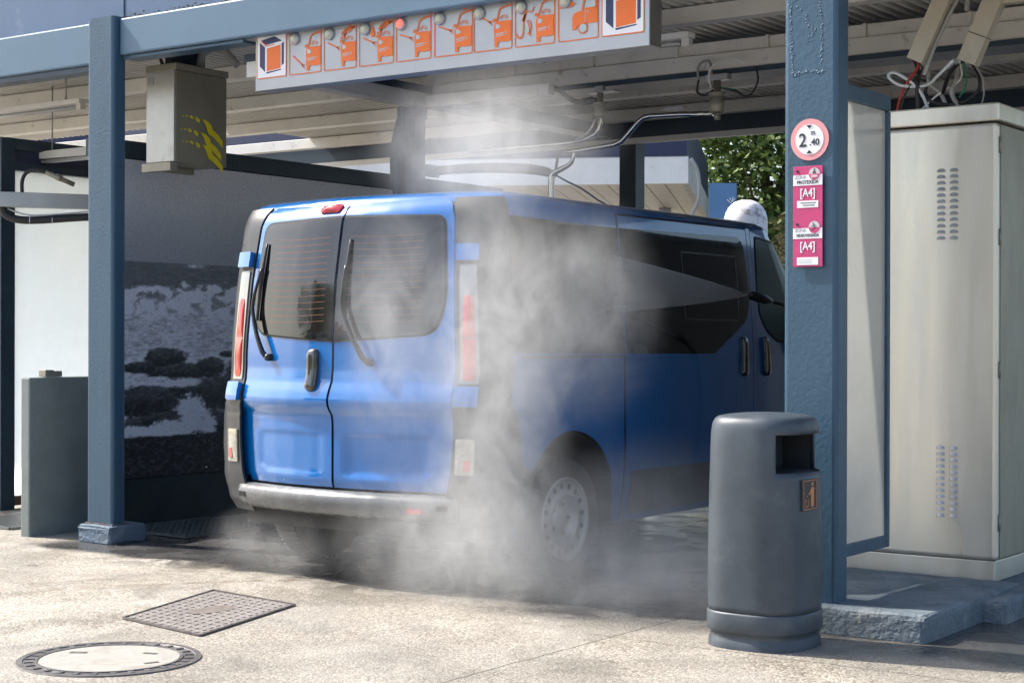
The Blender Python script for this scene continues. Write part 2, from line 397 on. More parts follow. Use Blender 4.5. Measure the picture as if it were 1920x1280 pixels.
# mural wall ------------------------------------------------------
def vnoise(x, y, seed=0):
    xi = np.floor(x).astype(int); yi = np.floor(y).astype(int); fx = x - xi; fy = y - yi
    def h(a, b_):
        n = (a * 374761393 + b_ * 668265263 + seed * 974711) & 0x7fffffff
        n = ((n ^ (n >> 13)) * 1274126177) & 0x7fffffff
        return ((n ^ (n >> 16)) & 0xffff) / 65535.0
    fx = fx * fx * (3 - 2 * fx); fy = fy * fy * (3 - 2 * fy)
    return (h(xi, yi) * (1 - fx) + h(xi + 1, yi) * fx) * (1 - fy) + (h(xi, yi + 1) * (1 - fx) + h(xi + 1, yi + 1) * fx) * fy
def fbm(x, y, o=5, seed=0):
    s = 0; a = .5; t = 0
    for k in range(o):
        s = s + a * vnoise(x * 2 ** k, y * 2 ** k, seed + k); t += a; a *= .55
    return s / t
mw = empty('mural_wall', (-.43, .5, 0), 'dark partition wall with a grey seascape mural behind the van', 'wall')
b = B(); b.box((-.47, .42, 0), (-.385, 5.0, 2.50)); b.done('wall_panel', mat('wall_dark', (.035, .037, .038), .5, var=.25, vscale=3, stain=(.05, .035, .025), sscale=4), mw)
b = B(); b.box((-.49, .40, 2.503), (-.36, 4.98, 2.62)); b.done('top_rail', M['dark_blue'], mw)
b = B(); b.box((-.384, .42, .0), (-.368, 4.98, .325)); b.done('base_strip', mat('base_dark', (.02, .032, .036), .4, var=.4, vscale=5, stain=(.07, .045, .03), sscale=4), mw)
NY, NZ = 560, 270
ys = np.linspace(.42, 4.98, NY); zs = np.linspace(.33, 2.495, NZ)
YY, ZZ = np.meshgrid(ys, zs)
A = 237 + (YY - .65) / .00503; Bq = 490 + (1.812 - ZZ) * 274
sm = lambda t: np.clip(t, 0, 1) ** 2 * (3 - 2 * np.clip(t, 0, 1))
lum = .235 - .115 * sm((Bq - 300) / 190) + .03 * (fbm(A / 90, Bq / 60, 4, 3) - .5)
sea = Bq > 490 + 2 * fbm(A / 30, Bq * 0, 2, 5)
wx_ = 14 * (fbm(A / 24, Bq / 20, 4, 71) - .5); wy_ = 10 * (fbm(A / 24, Bq / 20, 4, 72) - .5)
n1 = fbm((A + wx_) / 13, (Bq + wy_) / 7, 6, 11); n2 = fbm(A / 5, Bq / 3.2, 5, 21); n3 = fbm((A + wx_) / 20, (Bq + wy_) / 15, 6, 31); n4 = fbm(A / 9, Bq / 2.4, 5, 41)
l2 = .055 + .05 * (n4 - .5)
cap = np.exp(-((A - 362) / 14) ** 2 - ((Bq - 495) / 3.5) ** 2); l2 = l2 + .4 * cap * n2
foam = sm((Bq - 534 + 70 * (n3 - .5)) / 22) * (1 - sm((Bq - 588 + 20 * (n1 - .5)) / 26)); l2 = l2 + foam * (.06 + .55 * sm((n3 - .38) / .30) * (.55 + .9 * (n2 - .2)))
mid = sm((Bq - 575) / 30); l2 = l2 * (1 - mid) + mid * (.13 + .42 * np.clip(n4 - .30, 0, 1) + .25 * np.clip(n1 - .45, 0, 1))
lum = np.where(sea, l2, lum)
rocks = [(310, 672, 42, 20), (262, 690, 34, 12), (330, 700, 60, 22), (390, 692, 30, 22), (275, 755, 60, 34), (350, 735, 40, 20), (415, 740, 60, 40), (300, 790, 50, 22),
         (395, 800, 60, 30), (430, 665, 22, 7), (250, 800, 20, 20), (470, 720, 60, 50), (560, 740, 70, 40), (520, 690, 40, 20), (650, 760, 90, 50), (780, 745, 80, 50), (900, 770, 90, 60), (620, 690, 50, 18)]
d = np.full_like(A, 9.); top_ = np.zeros_like(A)
for (cx, cy, rx, ry) in rocks:
    e_ = ((A - cx) / rx) ** 2 + ((Bq - cy) / ry) ** 2 + .75 * (n3 - .5) + .35 * (n2 - .5); top_ = np.where(e_ < d, (cy - Bq) / ry, top_); d = np.minimum(d, e_)
rk = 1 - sm((d - .75) / .4)
lr = .008 + .05 * np.clip(top_ + .2, 0, 1) * n2 + .07 * np.clip(n2 - .5, 0, 1) + .05 * np.clip(n1 - .55, 0, 1)
lum = lum * (1 - rk) + lr * rk
halo = np.exp(-((d - 1.3) / .35) ** 2) * sm((n2 - .35) / .3) * sm((Bq - 640) / 20); lum = lum + .20 * halo * n3
for (cx, cy, rx, ry, a_) in ((335, 720, 45, 9, .4), (290, 712, 30, 5, .3), (355, 780, 26, 40, .6), (385, 800, 22, 26, .45), (290, 812, 60, 12, .5), (330, 806, 60, 16, .5), (250, 808, 30, 12, .4), (480, 800, 50, 20, .5), (600, 810, 60, 18, .5)):
    f_ = ((A - cx) / rx) ** 2 + ((Bq - cy) / ry) ** 2 + 1.5 * (n3 - .5) + 1.4 * (n2 - .5)
    k = sm((1.1 - f_) / .9); lum = lum * (1 - k) + k * (a_ * (.6 + .5 * n1))
btm = sm((Bq - 816 - 6 * (n1 - .5)) / 6); lum = lum * (1 - btm) + btm * (.008 + .09 * np.clip(n2 - .5, 0, 1))
lum = np.clip(lum * 3.1, .008, .85)
b = B(); lay = b.bm.verts.layers.float_color.new('print')
V = b.grid(lambda i, j: Vector((-.3645, ys[i], zs[j])), NY, NZ, smooth=False)
for j in range(NZ):
    for i in range(NY):
        l = float(lum[j, i]); V[j][i][lay] = (l * .97, l * .985, l * 1.09, 1)
m = bpy.data.materials.new('mural_print'); m.use_nodes = True; N = m.node_tree.nodes; L = m.node_tree.links
at = N.new('ShaderNodeAttribute'); at.attribute_name = 'print'
nz = N.new('ShaderNodeTexNoise'); nz.inputs['Scale'].default_value = 60; nz.inputs['Detail'].default_value = 6
tc = N.new('ShaderNodeTexCoord'); L.new(tc.outputs['Object'], nz.inputs[0])
mr = N.new('ShaderNodeMapRange'); mr.inputs[1].default_value = .3; mr.inputs[2].default_value = .7; mr.inputs[3].default_value = .85; mr.inputs[4].default_value = 1.15; L.new(nz.outputs[0], mr.inputs[0])
mx = N.new('ShaderNodeMix'); mx.data_type = 'RGBA'; mx.blend_type = 'MULTIPLY'; mx.inputs[0].default_value = 1
L.new(at.outputs['Color'], mx.inputs[6]); L.new(mr.outputs[0], mx.inputs[7]); L.new(mx.outputs[2], N['Principled BSDF'].inputs['Base Color'])
N['Principled BSDF'].inputs['Roughness'].default_value = .38
b.done('mural_print', m, mw, fix=False)

rw = empty('reflection_partition', (5.65, 2.2, 0), 'dark partition wall behind the steel cabinet, lengthened unseen to darken van reflections', 'wall')
b = B(); b.box((5.60, 2.15, 0), (5.68, 9.5, 2.50)); b.done('wall_panel', mat('wall_dark_right', (.035, .037, .038), .5, var=.25, vscale=3), rw)  # run on past the canopy, out of view, to darken reflections in the van
b = B(); b.box((5.58, 2.13, 2.503), (5.70, 9.5, 2.62)); b.done('top_rail', M['dark_blue'], rw)
# low wall + socket -------------------------------------------------
b = B(); b.box((-.548, -.08, -.01), (-.46, 1.4, 1.028), .010, 2)
lw = b.done('low_wall', M['wall_grey']); tag(lw, 'low grey rendered wall beside the left blue pillar', 'wall')
b = B(); b.box((-.545, .06, 1.03), (-.475, .13, 1.075), .004); b.box((-.54, .13, 1.03), (-.48, .20, 1.068), .004)
so = b.done('metal_socket', M['steel_dull']); tag(so, 'small metal socket fixed on top of the low grey wall', 'socket')

# glazed partition in the left bay ---------------------------------
gp = empty('glazed_partition', (-2.0, .9, 0), 'frosted glass partition in a dark frame left of the left pillar', 'partition')
b = B(); b.box((-2.02, .97, .10), (-1.995, 2.3, 2.535)); b.done('pane', M['frost'], gp)
b = B(); b.box((-2.05, .84, 0), (-1.96, .965, 2.775)); b.done('frame_post', M['dark_blue'], gp)
b = B(); b.box((-2.05, 2.305, 0), (-1.96, 2.37, 2.775)); b.done('frame_post', M['dark_blue'], gp)
b = B(); b.box((-2.05, .965, 2.538), (-1.96, 2.30, 2.59)); b.done('top_rail', M['dark_blue'], gp)
b = B(); b.box((-2.03, .965, 2.592), (-1.98, 2.30, 2.69)); b.done('header_panel', M['navy'], gp)
b = B(); b.box((-2.055, .966, 2.692), (-1.955, 2.30, 2.775)); b.done('header_trim', M['dark_blue'], gp)
b = B(); b.box((-2.05, .965, 0.03), (-1.96, 2.30, .098)); b.done('sill', mat('sill_red', (.14, .07, .05), .6, var=.3), gp)

# boom arm, hose, lamp in the left bay --------------------------------
arm = empty('hose_boom', (-1.43, .45, 2.25), 'grey box boom arm with black hose left of the left pillar', 'boom arm')
A0, A1 = Vector((-1.52, .33, 2.258)), Vector((-.72, 1.39, 2.25)); dv = (A1 - A0).normalized(); sd = dv.cross(Vector((0, 0, 1)))
b = B(); b.obox((A0 + A1) / 2 + dv * .0, dv, sd, (0, 0, 1), (A1 - A0).length - .12, .09, .105, .004); b.done('arm_box', M['grey_steel'], arm)
b = B(); b.obox(A0 - dv * .02, dv, sd, (0, 0, 1), .22, .07, .135, .003); b.done('arm_sleeve', mat('ivory', (.6, .57, .5), .5, var=.1), arm)
q = A0 + dv * .30
b = B(); b.tube([q + Vector((-.03, 0, .04)), q + Vector((-.03, 0, .14)), q + Vector((0.0, .02, .20)), q + Vector((.06, .06, .215)), q + Vector((.10, .10, .20))], .014, 10, 5); b.done('hose', M['rubber'], arm)
b = B(); b.tube([q + Vector((.10, .10, .20)), q + Vector((.15, .15, .17)), q + Vector((.24, .24, .115))], .017, 8); b.tube([q + Vector((.15, .15, .172)), q + Vector((.18, .18, .155))], .023, 6); b.done('coupling', M['steel_dull'], arm)
b = B(); b.tube([q + Vector((-.11, -.1, -.05)), q + Vector((-.10, -.09, -.10)), q + Vector((-.04, -.04, -.135)), q + Vector((.06, .06, -.14)), q + Vector((.28, .28, -.115)), q + Vector((.5, .5, -.1))], .028, 12, 5); b.done('hose', M['rubber'], arm)
b = B()
for t in (.02, .13): b.tube([q + Vector((t, t, -.138)) + dv * .006 * k for k in (0, 1)], .031, 12)
b.tube([q + Vector((-.09, -.08, -.06)), q + Vector((.02, .02, -.105)), q + Vector((.2, .2, -.09)), q + Vector((.4, .4, -.06))], .006, 6, 4)
b.done('cable_tie', M['cable_white'], arm)
b = B(); b.tube([A1, A1 + Vector((0, 0, .9))], .03, 12); b.done('arm_hanger', M['grey_steel'], arm)
fx = empty('strip_light', (-2.1, 1.2, 2.66), 'white strip light fixture above the hose boom', 'light')
b = B(); b.poly([(-2.13, 1.2, 2.672), (-2.04, 1.2, 2.645), (-1.1, 1.2, 2.635), (-1.1, 1.2, 2.70), (-1.9, 1.2, 2.70)], (0, .10, 0)); b.done('housing', M['white_paint'], fx)
b = B(); b.box((-1.98, 1.22, 2.615), (-1.15, 1.28, 2.634)); b.done('tube_light', M['alu'], fx)
for xx in (-1.9, -1.3):
    b = B(); b.tube([(xx, 1.26, 2.70), (xx, 1.26, 3.2)], .006, 6); b.done('hanger', M['grey_steel'], fx)

def batten(x0, x1, y, z, label):
    t = empty('batten_light', (x0, y, z), label, 'light')
    b = B(); b.box((x0, y, z), (x1, y + .09, z + .035), .004); b.done('housing', M['white_paint'], t)
    b = B(); b.tube([(x0 + .06, y + .03, z - .025), (x1 - .06, y + .03, z - .025)], .016, 10); b.done('tube', M['alu'], t)
    for xe in (x0, x1 - .05):
        b = B(); b.box((xe, y + .01, z - .045), (xe + .05, y + .06, z), .003); b.done('end_cap', M['cream'], t)
    for xe in (x0 + .2, x1 - .2):
        b = B(); b.tube([(xe, y + .045, z + .03), (xe, y + .045, 3.2)], .008, 6); b.done('hanger', M['grey_steel'], t)
batten(-2.75, -1.22, .95, 2.98, 'old rusty tube light under the ceiling of the left bay')
batten(2.6, 3.66, 1.2, 2.985, 'tube light fixture behind the right end of the pictogram sign')

# hanging steel control box -------------------------------------------
cb = empty('control_box', (.13, .73, 2.41), 'hanging steel box with yellow splash decal beside the left pillar', 'control box')
b = B(); b.box((0, .5, 2.425), (.27, .955, 3.02), .004); b.done('box_body', mat('box_side', (.27, .255, .20), .4, metal=.4, var=.12, vscale=6, stretch=(1, 1, .5), rvar=.08), cb)
b = B(); b.box((-.008, .492, 3.022), (.278, .965, 3.066), .003); b.done('lid', M['steel_dull'], cb)
b = B(); b.box((.004, .488, 2.43), (.264, .4985, 3.02), .002); b.done('front_plate', mat('box_front_lit', (.55, .55, .52), .35, metal=.5, var=.12, vscale=3, stain=(.3, .24, .18), sscale=4), cb)  # front colour raised above the side's for the light it catches
b = B(); b.box((.02, .484, 2.935), (.075, .487, 2.985), .001); b.done('label_plate', M['alu'], cb)
b = B(); b.box((-.02, .47, 2.37), (.25, .53, 2.424)); b.box((-.02, .53, 2.385), (.02, .9, 2.424)); b.done('bottom_bracket', M['steel_dull'], cb)
b = B(); b.box((.06, .6, 3.067), (.12, .9, 3.22)); b.done('hanger', M['dark_blue'], cb)
b = B()
decx = .2715
P3 = lambda y, z: (decx, y, z)
def dot(y, z, ry, rz, tilt=0):
    b.poly([P3(y + ry * math.cos(a) * math.cos(tilt) - rz * math.sin(a) * math.sin(tilt), z + ry * math.cos(a) * math.sin(tilt) + rz * math.sin(a) * math.cos(tilt)) for a in [2 * math.pi * k / 10 for k in range(10)]], (.001, 0, 0))
for (y0, z0) in ((.56, 2.728), (.545, 2.640), (.56, 2.562)):
    for k, (dy, dz, r) in enumerate(((0, 0, .008), (.033, .003, .011), (.075, 0, .018), (.13, -.012, .024))): dot(y0 + dy, z0 + dz, r, r * .55, -.2 * k)
    decx += .0012
    b.poly([P3(y0 + yy_, z0 + zz_ * .72) for yy_, zz_ in ((.17, -.004), (.215, -.016), (.25, -.048), (.262, -.09), (.31, -.125), (.355, -.185), (.355, -.245), (.315, -.20), (.27, -.155), (.225, -.13), (.205, -.065))], (.001, 0, 0))
b.done('splash_decal', M['yellow'], cb)
b = B(); b.tube([(.18, .80, 3.06), (.18, .80, 3.12), (.21, .80, 3.175), (.29, .80, 3.195), (.39, .80, 3.18), (.46, .80, 3.12), (.52, .80, 3.07)], .026, 12, 6); b.done('flexible_duct', M['cable_grey'], cb)
b = B()
for k in range(4): b.tube([(.04 + .01 * k, .6, 3.06), (.03, .58, 3.12 + .01 * k), (.08, .55, 3.15 + .012 * k), (.14 + .02 * k, .6, 3.12), (.10, .66, 3.19)], .0045, 6, 5)
b.done('wires', M['cable_black'], cb)

# ------------------------------------------------------------------ pictogram sign
sg = empty('pictogram_sign', (2.7, .17, 2.74), 'long aluminium sign with orange car wash pictograms above the van', 'sign')
SX0, SX1, SY, SZ0, SZ1 = 1.352, 4.055, .12, 2.742, 3.12
b = B(); b.box((SX0, SY + .002, SZ0), (SX1, SY + .115, SZ1), .003); b.done('sign_box', M['alu'], sg)
b = B(); b.box((SX1 + .001, SY + .006, SZ0 + .004), (SX1 + .003, SY + .112, SZ1)); b.done('side_panel', mat('sign_side', (.16, .145, .13), .5, metal=.3, var=.1), sg)
CZ0, CZ1 = 2.810, 3.078
def frame2(b, x0, x1, z0, z1, t, y=SY):
    n = .001
    r = .012; pts_o = []; pts_i = []
    for (cx, cz, a0) in ((x1 - r, z1 - r, 0), (x0 + r, z1 - r, 90), (x0 + r, z0 + r, 180), (x1 - r, z0 + r, 270)):
        for k in range(5):
            a = R(a0 + 22.5 * k); pts_o.append((cx + r * math.cos(a), cz + r * math.sin(a))); pts_i.append((cx + (r - t) * math.cos(a), cz + (r - t) * math.sin(a)))
    m_ = len(pts_o)
    for i in range(m_):
        j = (i + 1) % m_
        f = [pts_o[i], pts_o[j], pts_i[j], pts_i[i]]
        vs = [b.bm.verts.new((x, y - n, z)) for x, z in f]; b.bm.faces.new(vs)
def flat(b, pts, y=SY - .0014):
    vs = [b.bm.verts.new((x, y, z)) for x, z in pts]; b.bm.faces.new(vs)
def line(b, p, q, w, y=SY - .0014):
    p, q = Vector(p), Vector(q); d = (q - p).normalized(); n_ = Vector((-d.y, d.x)) * w / 2
    flat(b, [p + n_, q + n_, q - n_, p - n_], y)
cells = [(1.624, 1.874), (1.894, 2.140), (2.159, 2.412), (2.428, 2.676), (2.698, 2.959), (2.966, 3.219), (3.236, 3.490), (3.509, 3.757)]
H = CZ1 - CZ0
def icon(k, x0, x1):
    b = B(); W = x1 - x0
    frame2(b, x0, x1, CZ0, CZ1, .0055)
    P = lambda u, v: (x0 + u * W, CZ0 + v * H)
    if k < 7:
        # front of a car, cut by the right edge of the cell
        body = [(.55, .06), (.63, .06), (.64, .15), (.72, .17), (.78, .15), (.97, .16), (.97, .56), (.60, .57), (.54, .50), (.53, .44)]
        flat(b, [P(*q) for q in body])
        for (a, c) in (((.60, .57), (.68, .80)), ((.68, .80), (.80, .84)), ((.80, .84), (.97, .86))): line(b, P(*a), P(*c), .009)
        flat(b, [P(.50, .56), P(.58, .56), P(.57, .63), P(.50, .62)])
        for (r, zz) in ((.11, .60), (.07, .59)):
            for q in range(6):
                a, c = math.pi * q / 6, math.pi * (q + 1) / 6
                line(b, P(.78 + r * math.cos(a), zz + r * .7 * math.sin(a)), P(.78 + r * math.cos(c), zz + r * .7 * math.sin(c)), .004)
        lz = {0: (.42, .18), 1: (.60, .46), 2: (.60, .46), 3: (.56, .46), 4: (.62, .50), 5: (.72, .56)}.get(k)
        if lz:
            line(b, P(.12, lz[0]), P(.44, lz[1]), .008)
            for dz in (-.05, 0, .05): line(b, P(.40, lz[1] + .01), P(.49, lz[1] + dz - .02), .004)
        if k in (1, 2):
            for q in range(16):
                u, v = .56 + .40 * (q % 8) / 8 + random.uniform(-.02, .02), .66 + .028 * (q % 8) + .09 * (q // 8)
                flat(b, [(P(u, v)[0] + .007 * math.cos(a), P(u, v)[1] + .007 * math.sin(a)) for a in [math.pi * 2 * c / 8 for c in range(8)]])
        if k in (2, 4):
            u, v = (.40, .66) if k == 2 else (.80, .92)
            s_ = 1 if k == 2 else .65
            flat(b, [(P(u, v)[0] + s_ * .017 * math.cos(a), P(u, v)[1] + s_ * .02 * math.sin(a)) for a in [math.pi * 2 * c / 12 for c in range(12)]])
            flat(b, [(P(u, v)[0] - .012 * s_, P(u, v)[1] + .014 * s_), (P(u, v)[0] + .012 * s_, P(u, v)[1] + .014 * s_), (P(u, v)[0], P(u, v)[1] + .05 * s_)], SY - .0018)
            if k == 2:
                for q in range(3): line(b, P(.40 + .05 * (q - 1), .84), P(.43 + .05 * (q - 1), .94), .003)
        if k == 6:
            pts = [(.02, .28), (.07, .20), (.14, .17), (.20, .22), (.22, .36), (.22, .50), (.27, .64)]
            for a, c in zip(pts, pts[1:]): line(b, P(*a), P(*c), .009)
            flat(b, [P(.16, .50), P(.24, .50), P(.32, .70), P(.28, .73)])
            for a, c in (((.32, .52), (.40, .46)), ((.40, .46), (.42, .34)), ((.42, .34), (.36, .26)), ((.30, .50), (.36, .40)), ((.36, .40), (.38, .28)), ((.34, .68), (.44, .66)), ((.44, .66), (.48, .76))): line(b, P(*a), P(*c), .006)
            flat(b, [P(.30, .24), P(.40, .30), P(.40, .20)])
    else:
        flat(b, [P(.36, .20), P(.44, .20), P(.50, .28), P(.74, .30), P(.97, .30), P(.97, .60), P(.66, .60), P(.60, .56), P(.40, .52), P(.36, .44)])
        for a, c in (((.60, .57), (.68, .82)), ((.68, .82), (.97, .88)), ((.94, .58), (.94, .88))): line(b, P(*a), P(*c), .011)
        for q in range(16):
            a, c = math.pi * q / 8, math.pi * (q + 1) / 8
            line(b, P(.62 + .11 * math.cos(a), .22 + .11 * W / H * math.sin(a)), P(.62 + .11 * math.cos(c), .22 + .11 * W / H * math.sin(c)), .006, SY - .0022)
        for (u0, u1) in ((.06, .15), (.19, .26)): flat(b, [P(u0, .64), P(u1, .65), P(u1, .74), P(u0, .73)])
        flat(b, [P(.30, .63), P(.30, .77), P(.44, .70)])
    b.done('pictogram', M['orange'], sg, fix=False)
    # silver details cut into the car shape
    if k < 7:
        b = B()
        line(b, P(.58, .31), P(.80, .33), .006, SY - .0022); line(b, P(.58, .27), P(.80, .29), .004, SY - .0022)
        flat(b, [P(.58, .42), P(.66, .42), P(.70, .46), P(.64, .51), P(.58, .51)], SY - .0022)
        line(b, P(.85, .30), P(.85, .35), .006, SY - .0022)
        b.done('pictogram_detail', M['alu'], sg, fix=False)
    else:
        b = B(); flat(b, [(P(.62, .22)[0] + .022 * math.cos(a), P(.62, .22)[1] + .022 * math.sin(a)) for a in [math.pi * 2 * c / 16 for c in range(16)]], SY - .0019)
        line(b, P(.68, .30), P(.68, .58), .003, SY - .0022); line(b, P(.72, .52), P(.77, .52), .006, SY - .0022); b.done('pictogram_detail', M['alu'], sg, fix=False)
for k, (x0, x1) in enumerate(cells): icon(k, x0, x1)
lamps = [1.670, 1.938, 2.206, 2.465, 2.737, 3.004, 3.276, 3.555]
for k, x in enumerate(lamps):
    b = B(); b.lathe([(.036, 0), (.036, .010), (.030, .016), (.026, .017)], (x, SY, 3.019), (0, -1, 0), 20)
    lp = b.done('lamp_ring', M['alu'], sg)
    b = B(); b.lathe([(.026, .012), (.022, .020), (.012, .024), (0, .0255)], (x, SY, 3.019), (0, -1, 0), 18)
    o = b.done('lamp_lens', M['red_on'] if k == 3 else M['lens'], lp)
    if k == 3: o['label'] = 'glowing red lamp lens'
def cube_logo(x0, x1):
    b = B(); frame2(b, x0, x1, CZ0 - .0, CZ1 + .01, .006); b.done('logo_border', M['orange'], sg, fix=False)
    W = x1 - x0; P = lambda u, v: (x0 + u * W, CZ0 + v * H)
    b = B(); flat(b, [P(.02, .02), P(.98, .02), P(.98, 1.02), P(.02, 1.02)], SY - .0008); b.done('logo_plate', M['white_vinyl'], sg, fix=False)
    b = B()
    flat(b, [P(.10, .28), P(.28, .14), P(.28, .68), P(.10, .80)]); flat(b, [P(.14, .84), P(.60, .90), P(.86, .78), P(.32, .73)])
    flat(b, [P(.84, .24), P(.92, .28), P(.92, .76), P(.84, .72)]); flat(b, [P(.32, .135), P(.34, .10), P(.84, .15), P(.80, .17)])
    b.done('logo_box', M['navy_vinyl'], sg, fix=False)  # navy box faces printed in the logo
    b = B(); flat(b, [P(.34, .15), P(.81, .19), P(.81, .70), P(.34, .65)]); flat(b, [P(.15, .81), P(.32, .69), P(.60, .715), P(.60, .735), P(.33, .715), P(.17, .83)], SY - .0018)
    b.done('logo_face', M['orange'], sg, fix=False)
cube_logo(1.367, 1.603); cube_logo(3.776, 4.027)
for xx in (1.7, 3.7):
    b = B(); b.box((xx, .205, 3.121), (xx + .04, .23, 3.21)); b.done('hanger', M['grey_steel'], sg)

# ------------------------------------------------------------------ text helper
def text(s, size, loc, m, parent, name='lettering', sx=1.0, ext=.0006, rotz=0, bold=0):
    cu = bpy.data.curves.new(name, 'FONT'); cu.body = s; cu.size = size; cu.extrude = ext; cu.align_x = 'CENTER'; cu.align_y = 'CENTER'; cu.offset = bold; cu.resolution_u = 3
    t = bpy.data.objects.new('tmp_text', cu); COL.objects.link(t); bpy.context.view_layer.update()
    me = bpy.data.meshes.new_from_object(t.evaluated_get(bpy.context.evaluated_depsgraph_get()))
    bpy.data.objects.remove(t); me.name = name
    off = Vector((0, 0, 0)); p = parent
    while p is not None: off += p.location; p = p.parent
    me.transform(Matrix.Translation(Vector(loc) - off) @ Matrix.Rotation(rotz, 4, 'Z') @ Matrix.Rotation(R(90), 4, 'X') @ Matrix.Diagonal((sx, 1, 1, 1)))
    me.materials.clear(); me.materials.append(m)
    o = bpy.data.objects.new(name, me); COL.objects.link(o); o.parent = parent
    return o
M['ink'] = mat('ink', (.03, .03, .035), .5)
PY = -.174
hs = empty('height_limit_sign', (5.067, PY, 2.177), 'round height limit sign reading 2 m 40 on the right pillar', 'sign')
b = B(); b.lathe([(0, 0), (.093, 0), (.093, .003), (0, .003)], (5.067, PY - .002, 2.177), (0, -1, 0), 40, smooth=False); b.done('disc', M['pink'], hs)
b = B(); b.lathe([(0, 0), (.068, 0), (.068, .001), (0, .001)], (5.067, PY - .0055, 2.177), (0, -1, 0), 40, smooth=False); b.done('inner_disc', M['white_vinyl'], hs)
yT = PY - .0075
text('2', .085, (5.034, yT, 2.172), M['ink'], hs, sx=.9, bold=.0012); text('m', .036, (5.084, yT, 2.207), M['ink'], hs, sx=.8)
text('.40', .040, (5.091, yT, 2.163), M['ink'], hs, bold=.0008)
b = B(); b.poly([(5.052, yT, 2.241), (5.080, yT, 2.241), (5.066, yT, 2.225)], (0, -.0008, 0)); b.done('arrow_mark', M['ink'], hs)
b = B(); b.poly([(5.052, yT, 2.115), (5.080, yT, 2.115), (5.066, yT, 2.131)], (0, -.0008, 0)); b.done('arrow_mark', M['ink'], hs)

ss = empty('security_sign', (5.064, PY, 1.83), 'magenta and white security notice reading ZONA PROTEXIDA on the right pillar', 'sign')
X0, X1, Z0, Z1 = 4.992, 5.135, 1.610, 2.058
b = B(); b.box((X0, PY - .016, Z0), (X1, PY - .010, Z1), .001); b.done('plate', M['magenta'], ss)
for sx_ in (X0 + .02, X1 - .02):
    for sz_ in (Z0 + .02, Z1 - .02):
        b = B(); b.tube([(sx_, PY, sz_), (sx_, PY - .011, sz_)], .004, 8); b.done('standoff', M['grey_steel'], ss)
yS = PY - .0165; W_ = X1 - X0
def rect(u0, u1, z0, z1, dy=0):
    b = B(); b.poly([(X0 + u0 * W_, yS - dy, z0), (X0 + u1 * W_, yS - dy, z0), (X0 + u1 * W_, yS - dy, z1), (X0 + u0 * W_, yS - dy, z1)], (0, -.0008, 0)); b.done('white_band', M['white_vinyl'], ss)
for zo in (0, -.237):
    rect(.005, .995, 1.972 + zo, 2.019 + zo)
rect(.14, .86, 1.873, 1.904); rect(.14, .86, 1.618, 1.652)
for zo, w1, w2 in ((0, 'ZONA', 'PROTEXIDA'), (-.237, 'ZONA', 'VIDEOVIXIADA')):
    text(w1, .022, (X0 + .26 * W_, yS - .001, 2.009 + zo), mat('ink_grey', (.3, .3, .32), .5), ss, sx=.85)
    text(w2, .022 if zo == 0 else .0185, (X0 + .5 * W_, yS - .001, 1.986 + zo), M['ink'], ss, sx=.88, bold=.0005)
    text('[A4]', .052, (X0 + .5 * W_, yS - .0006, 1.938 + zo), M['white_vinyl'], ss, name='emblem', sx=.8, bold=.0006)
    b = B(); b.lathe([(0, 0), (.027, 0), (.027, .0008), (0, .0008)], (X0 + .73 * W_, yS - .0012, 2.022 + zo), (0, -1, 0), 24, smooth=False); b.done('badge', mat('badge', (.55, .55, .57), .4), ss)
    b = B(); b.poly([(X0 + .73 * W_ + .0265 * math.cos(a), yS - .0022, 2.022 + zo + .0265 * math.sin(a)) for a in [R(180 + 180 * k / 12) for k in range(13)]], (0, -.0005, 0)); b.done('badge_lower', M['magenta'], ss)
    b = B(); b.lathe([(0, 0), (.006, 0), (.006, .004), (0, .004)], (X0 + .15 * W_, yS, 2.036 + zo), (0, -1, 0), 12, smooth=False); b.done('screw', M['ink'], ss)
text('24H', .018, (X0 + .73 * W_, yS - .003, 2.011), M['white_vinyl'], ss, bold=.0004)
b = B()
# small figures on the two badges
cx = X0 + .73 * W_
b.lathe([(0, 0), (.004, 0), (.004, .0006), (0, .0006)], (cx, yS - .0024, 2.041), (0, -1, 0), 10, smooth=False)
b.done('figure', M['ink'], ss); b = B()
b.poly([(cx - .008, yS - .0024, 2.024), (cx + .008, yS - .0024, 2.024), (cx + .005, yS - .0024, 2.035), (cx - .005, yS - .0024, 2.035)], (0, -.0006, 0))
b.done('figure', M['ink'], ss); b = B()
z9 = 2.022 - .237
b.lathe([(0, 0), (.0035, 0), (.0035, .0006), (0, .0006)], (cx - .004, yS - .003, z9 + .017), (0, -1, 0), 10, smooth=False)
for (a0, c0, a1, c1) in ((-.002, .012, .001, -.002), (.001, -.002, .011, -.006), (.001, -.002, -.006, -.010), (-.006, -.010, -.013, -.013), (-.002, .009, .010, .006), (-.002, .009, -.012, .004)):
    p, q = Vector((cx + a0, z9 + c0)), Vector((cx + a1, z9 + c1)); d_ = (q - p).normalized(); n_ = Vector((-d_.y, d_.x)) * .0014
    b.poly([(v.x, yS - .003, v.y) for v in (p + n_, q + n_, q - n_, p - n_)], (0, -.0005, 0))
b.done('figure', M['ink'], ss)
b = B()
for zo in (1.633, 1.641, 1.626): b.poly([(X0 + .2 * W_, yS - .001, zo), (X0 + .66 * W_, yS - .001, zo), (X0 + .66 * W_, yS - .001, zo + .0016), (X0 + .2 * W_, yS - .001, zo + .0016)], (0, -.0003, 0))
b.done('small_print', mat('print_grey', (.45, .45, .47), .5), ss)
b = B()
for zo, u0, u1 in ((1.891, .26, .78), (1.880, .34, .74)): b.poly([(X0 + u0 * W_, yS - .001, zo), (X0 + u1 * W_, yS - .001, zo), (X0 + u1 * W_, yS - .001, zo + .006), (X0 + u0 * W_, yS - .001, zo + .006)], (0, -.0003, 0))
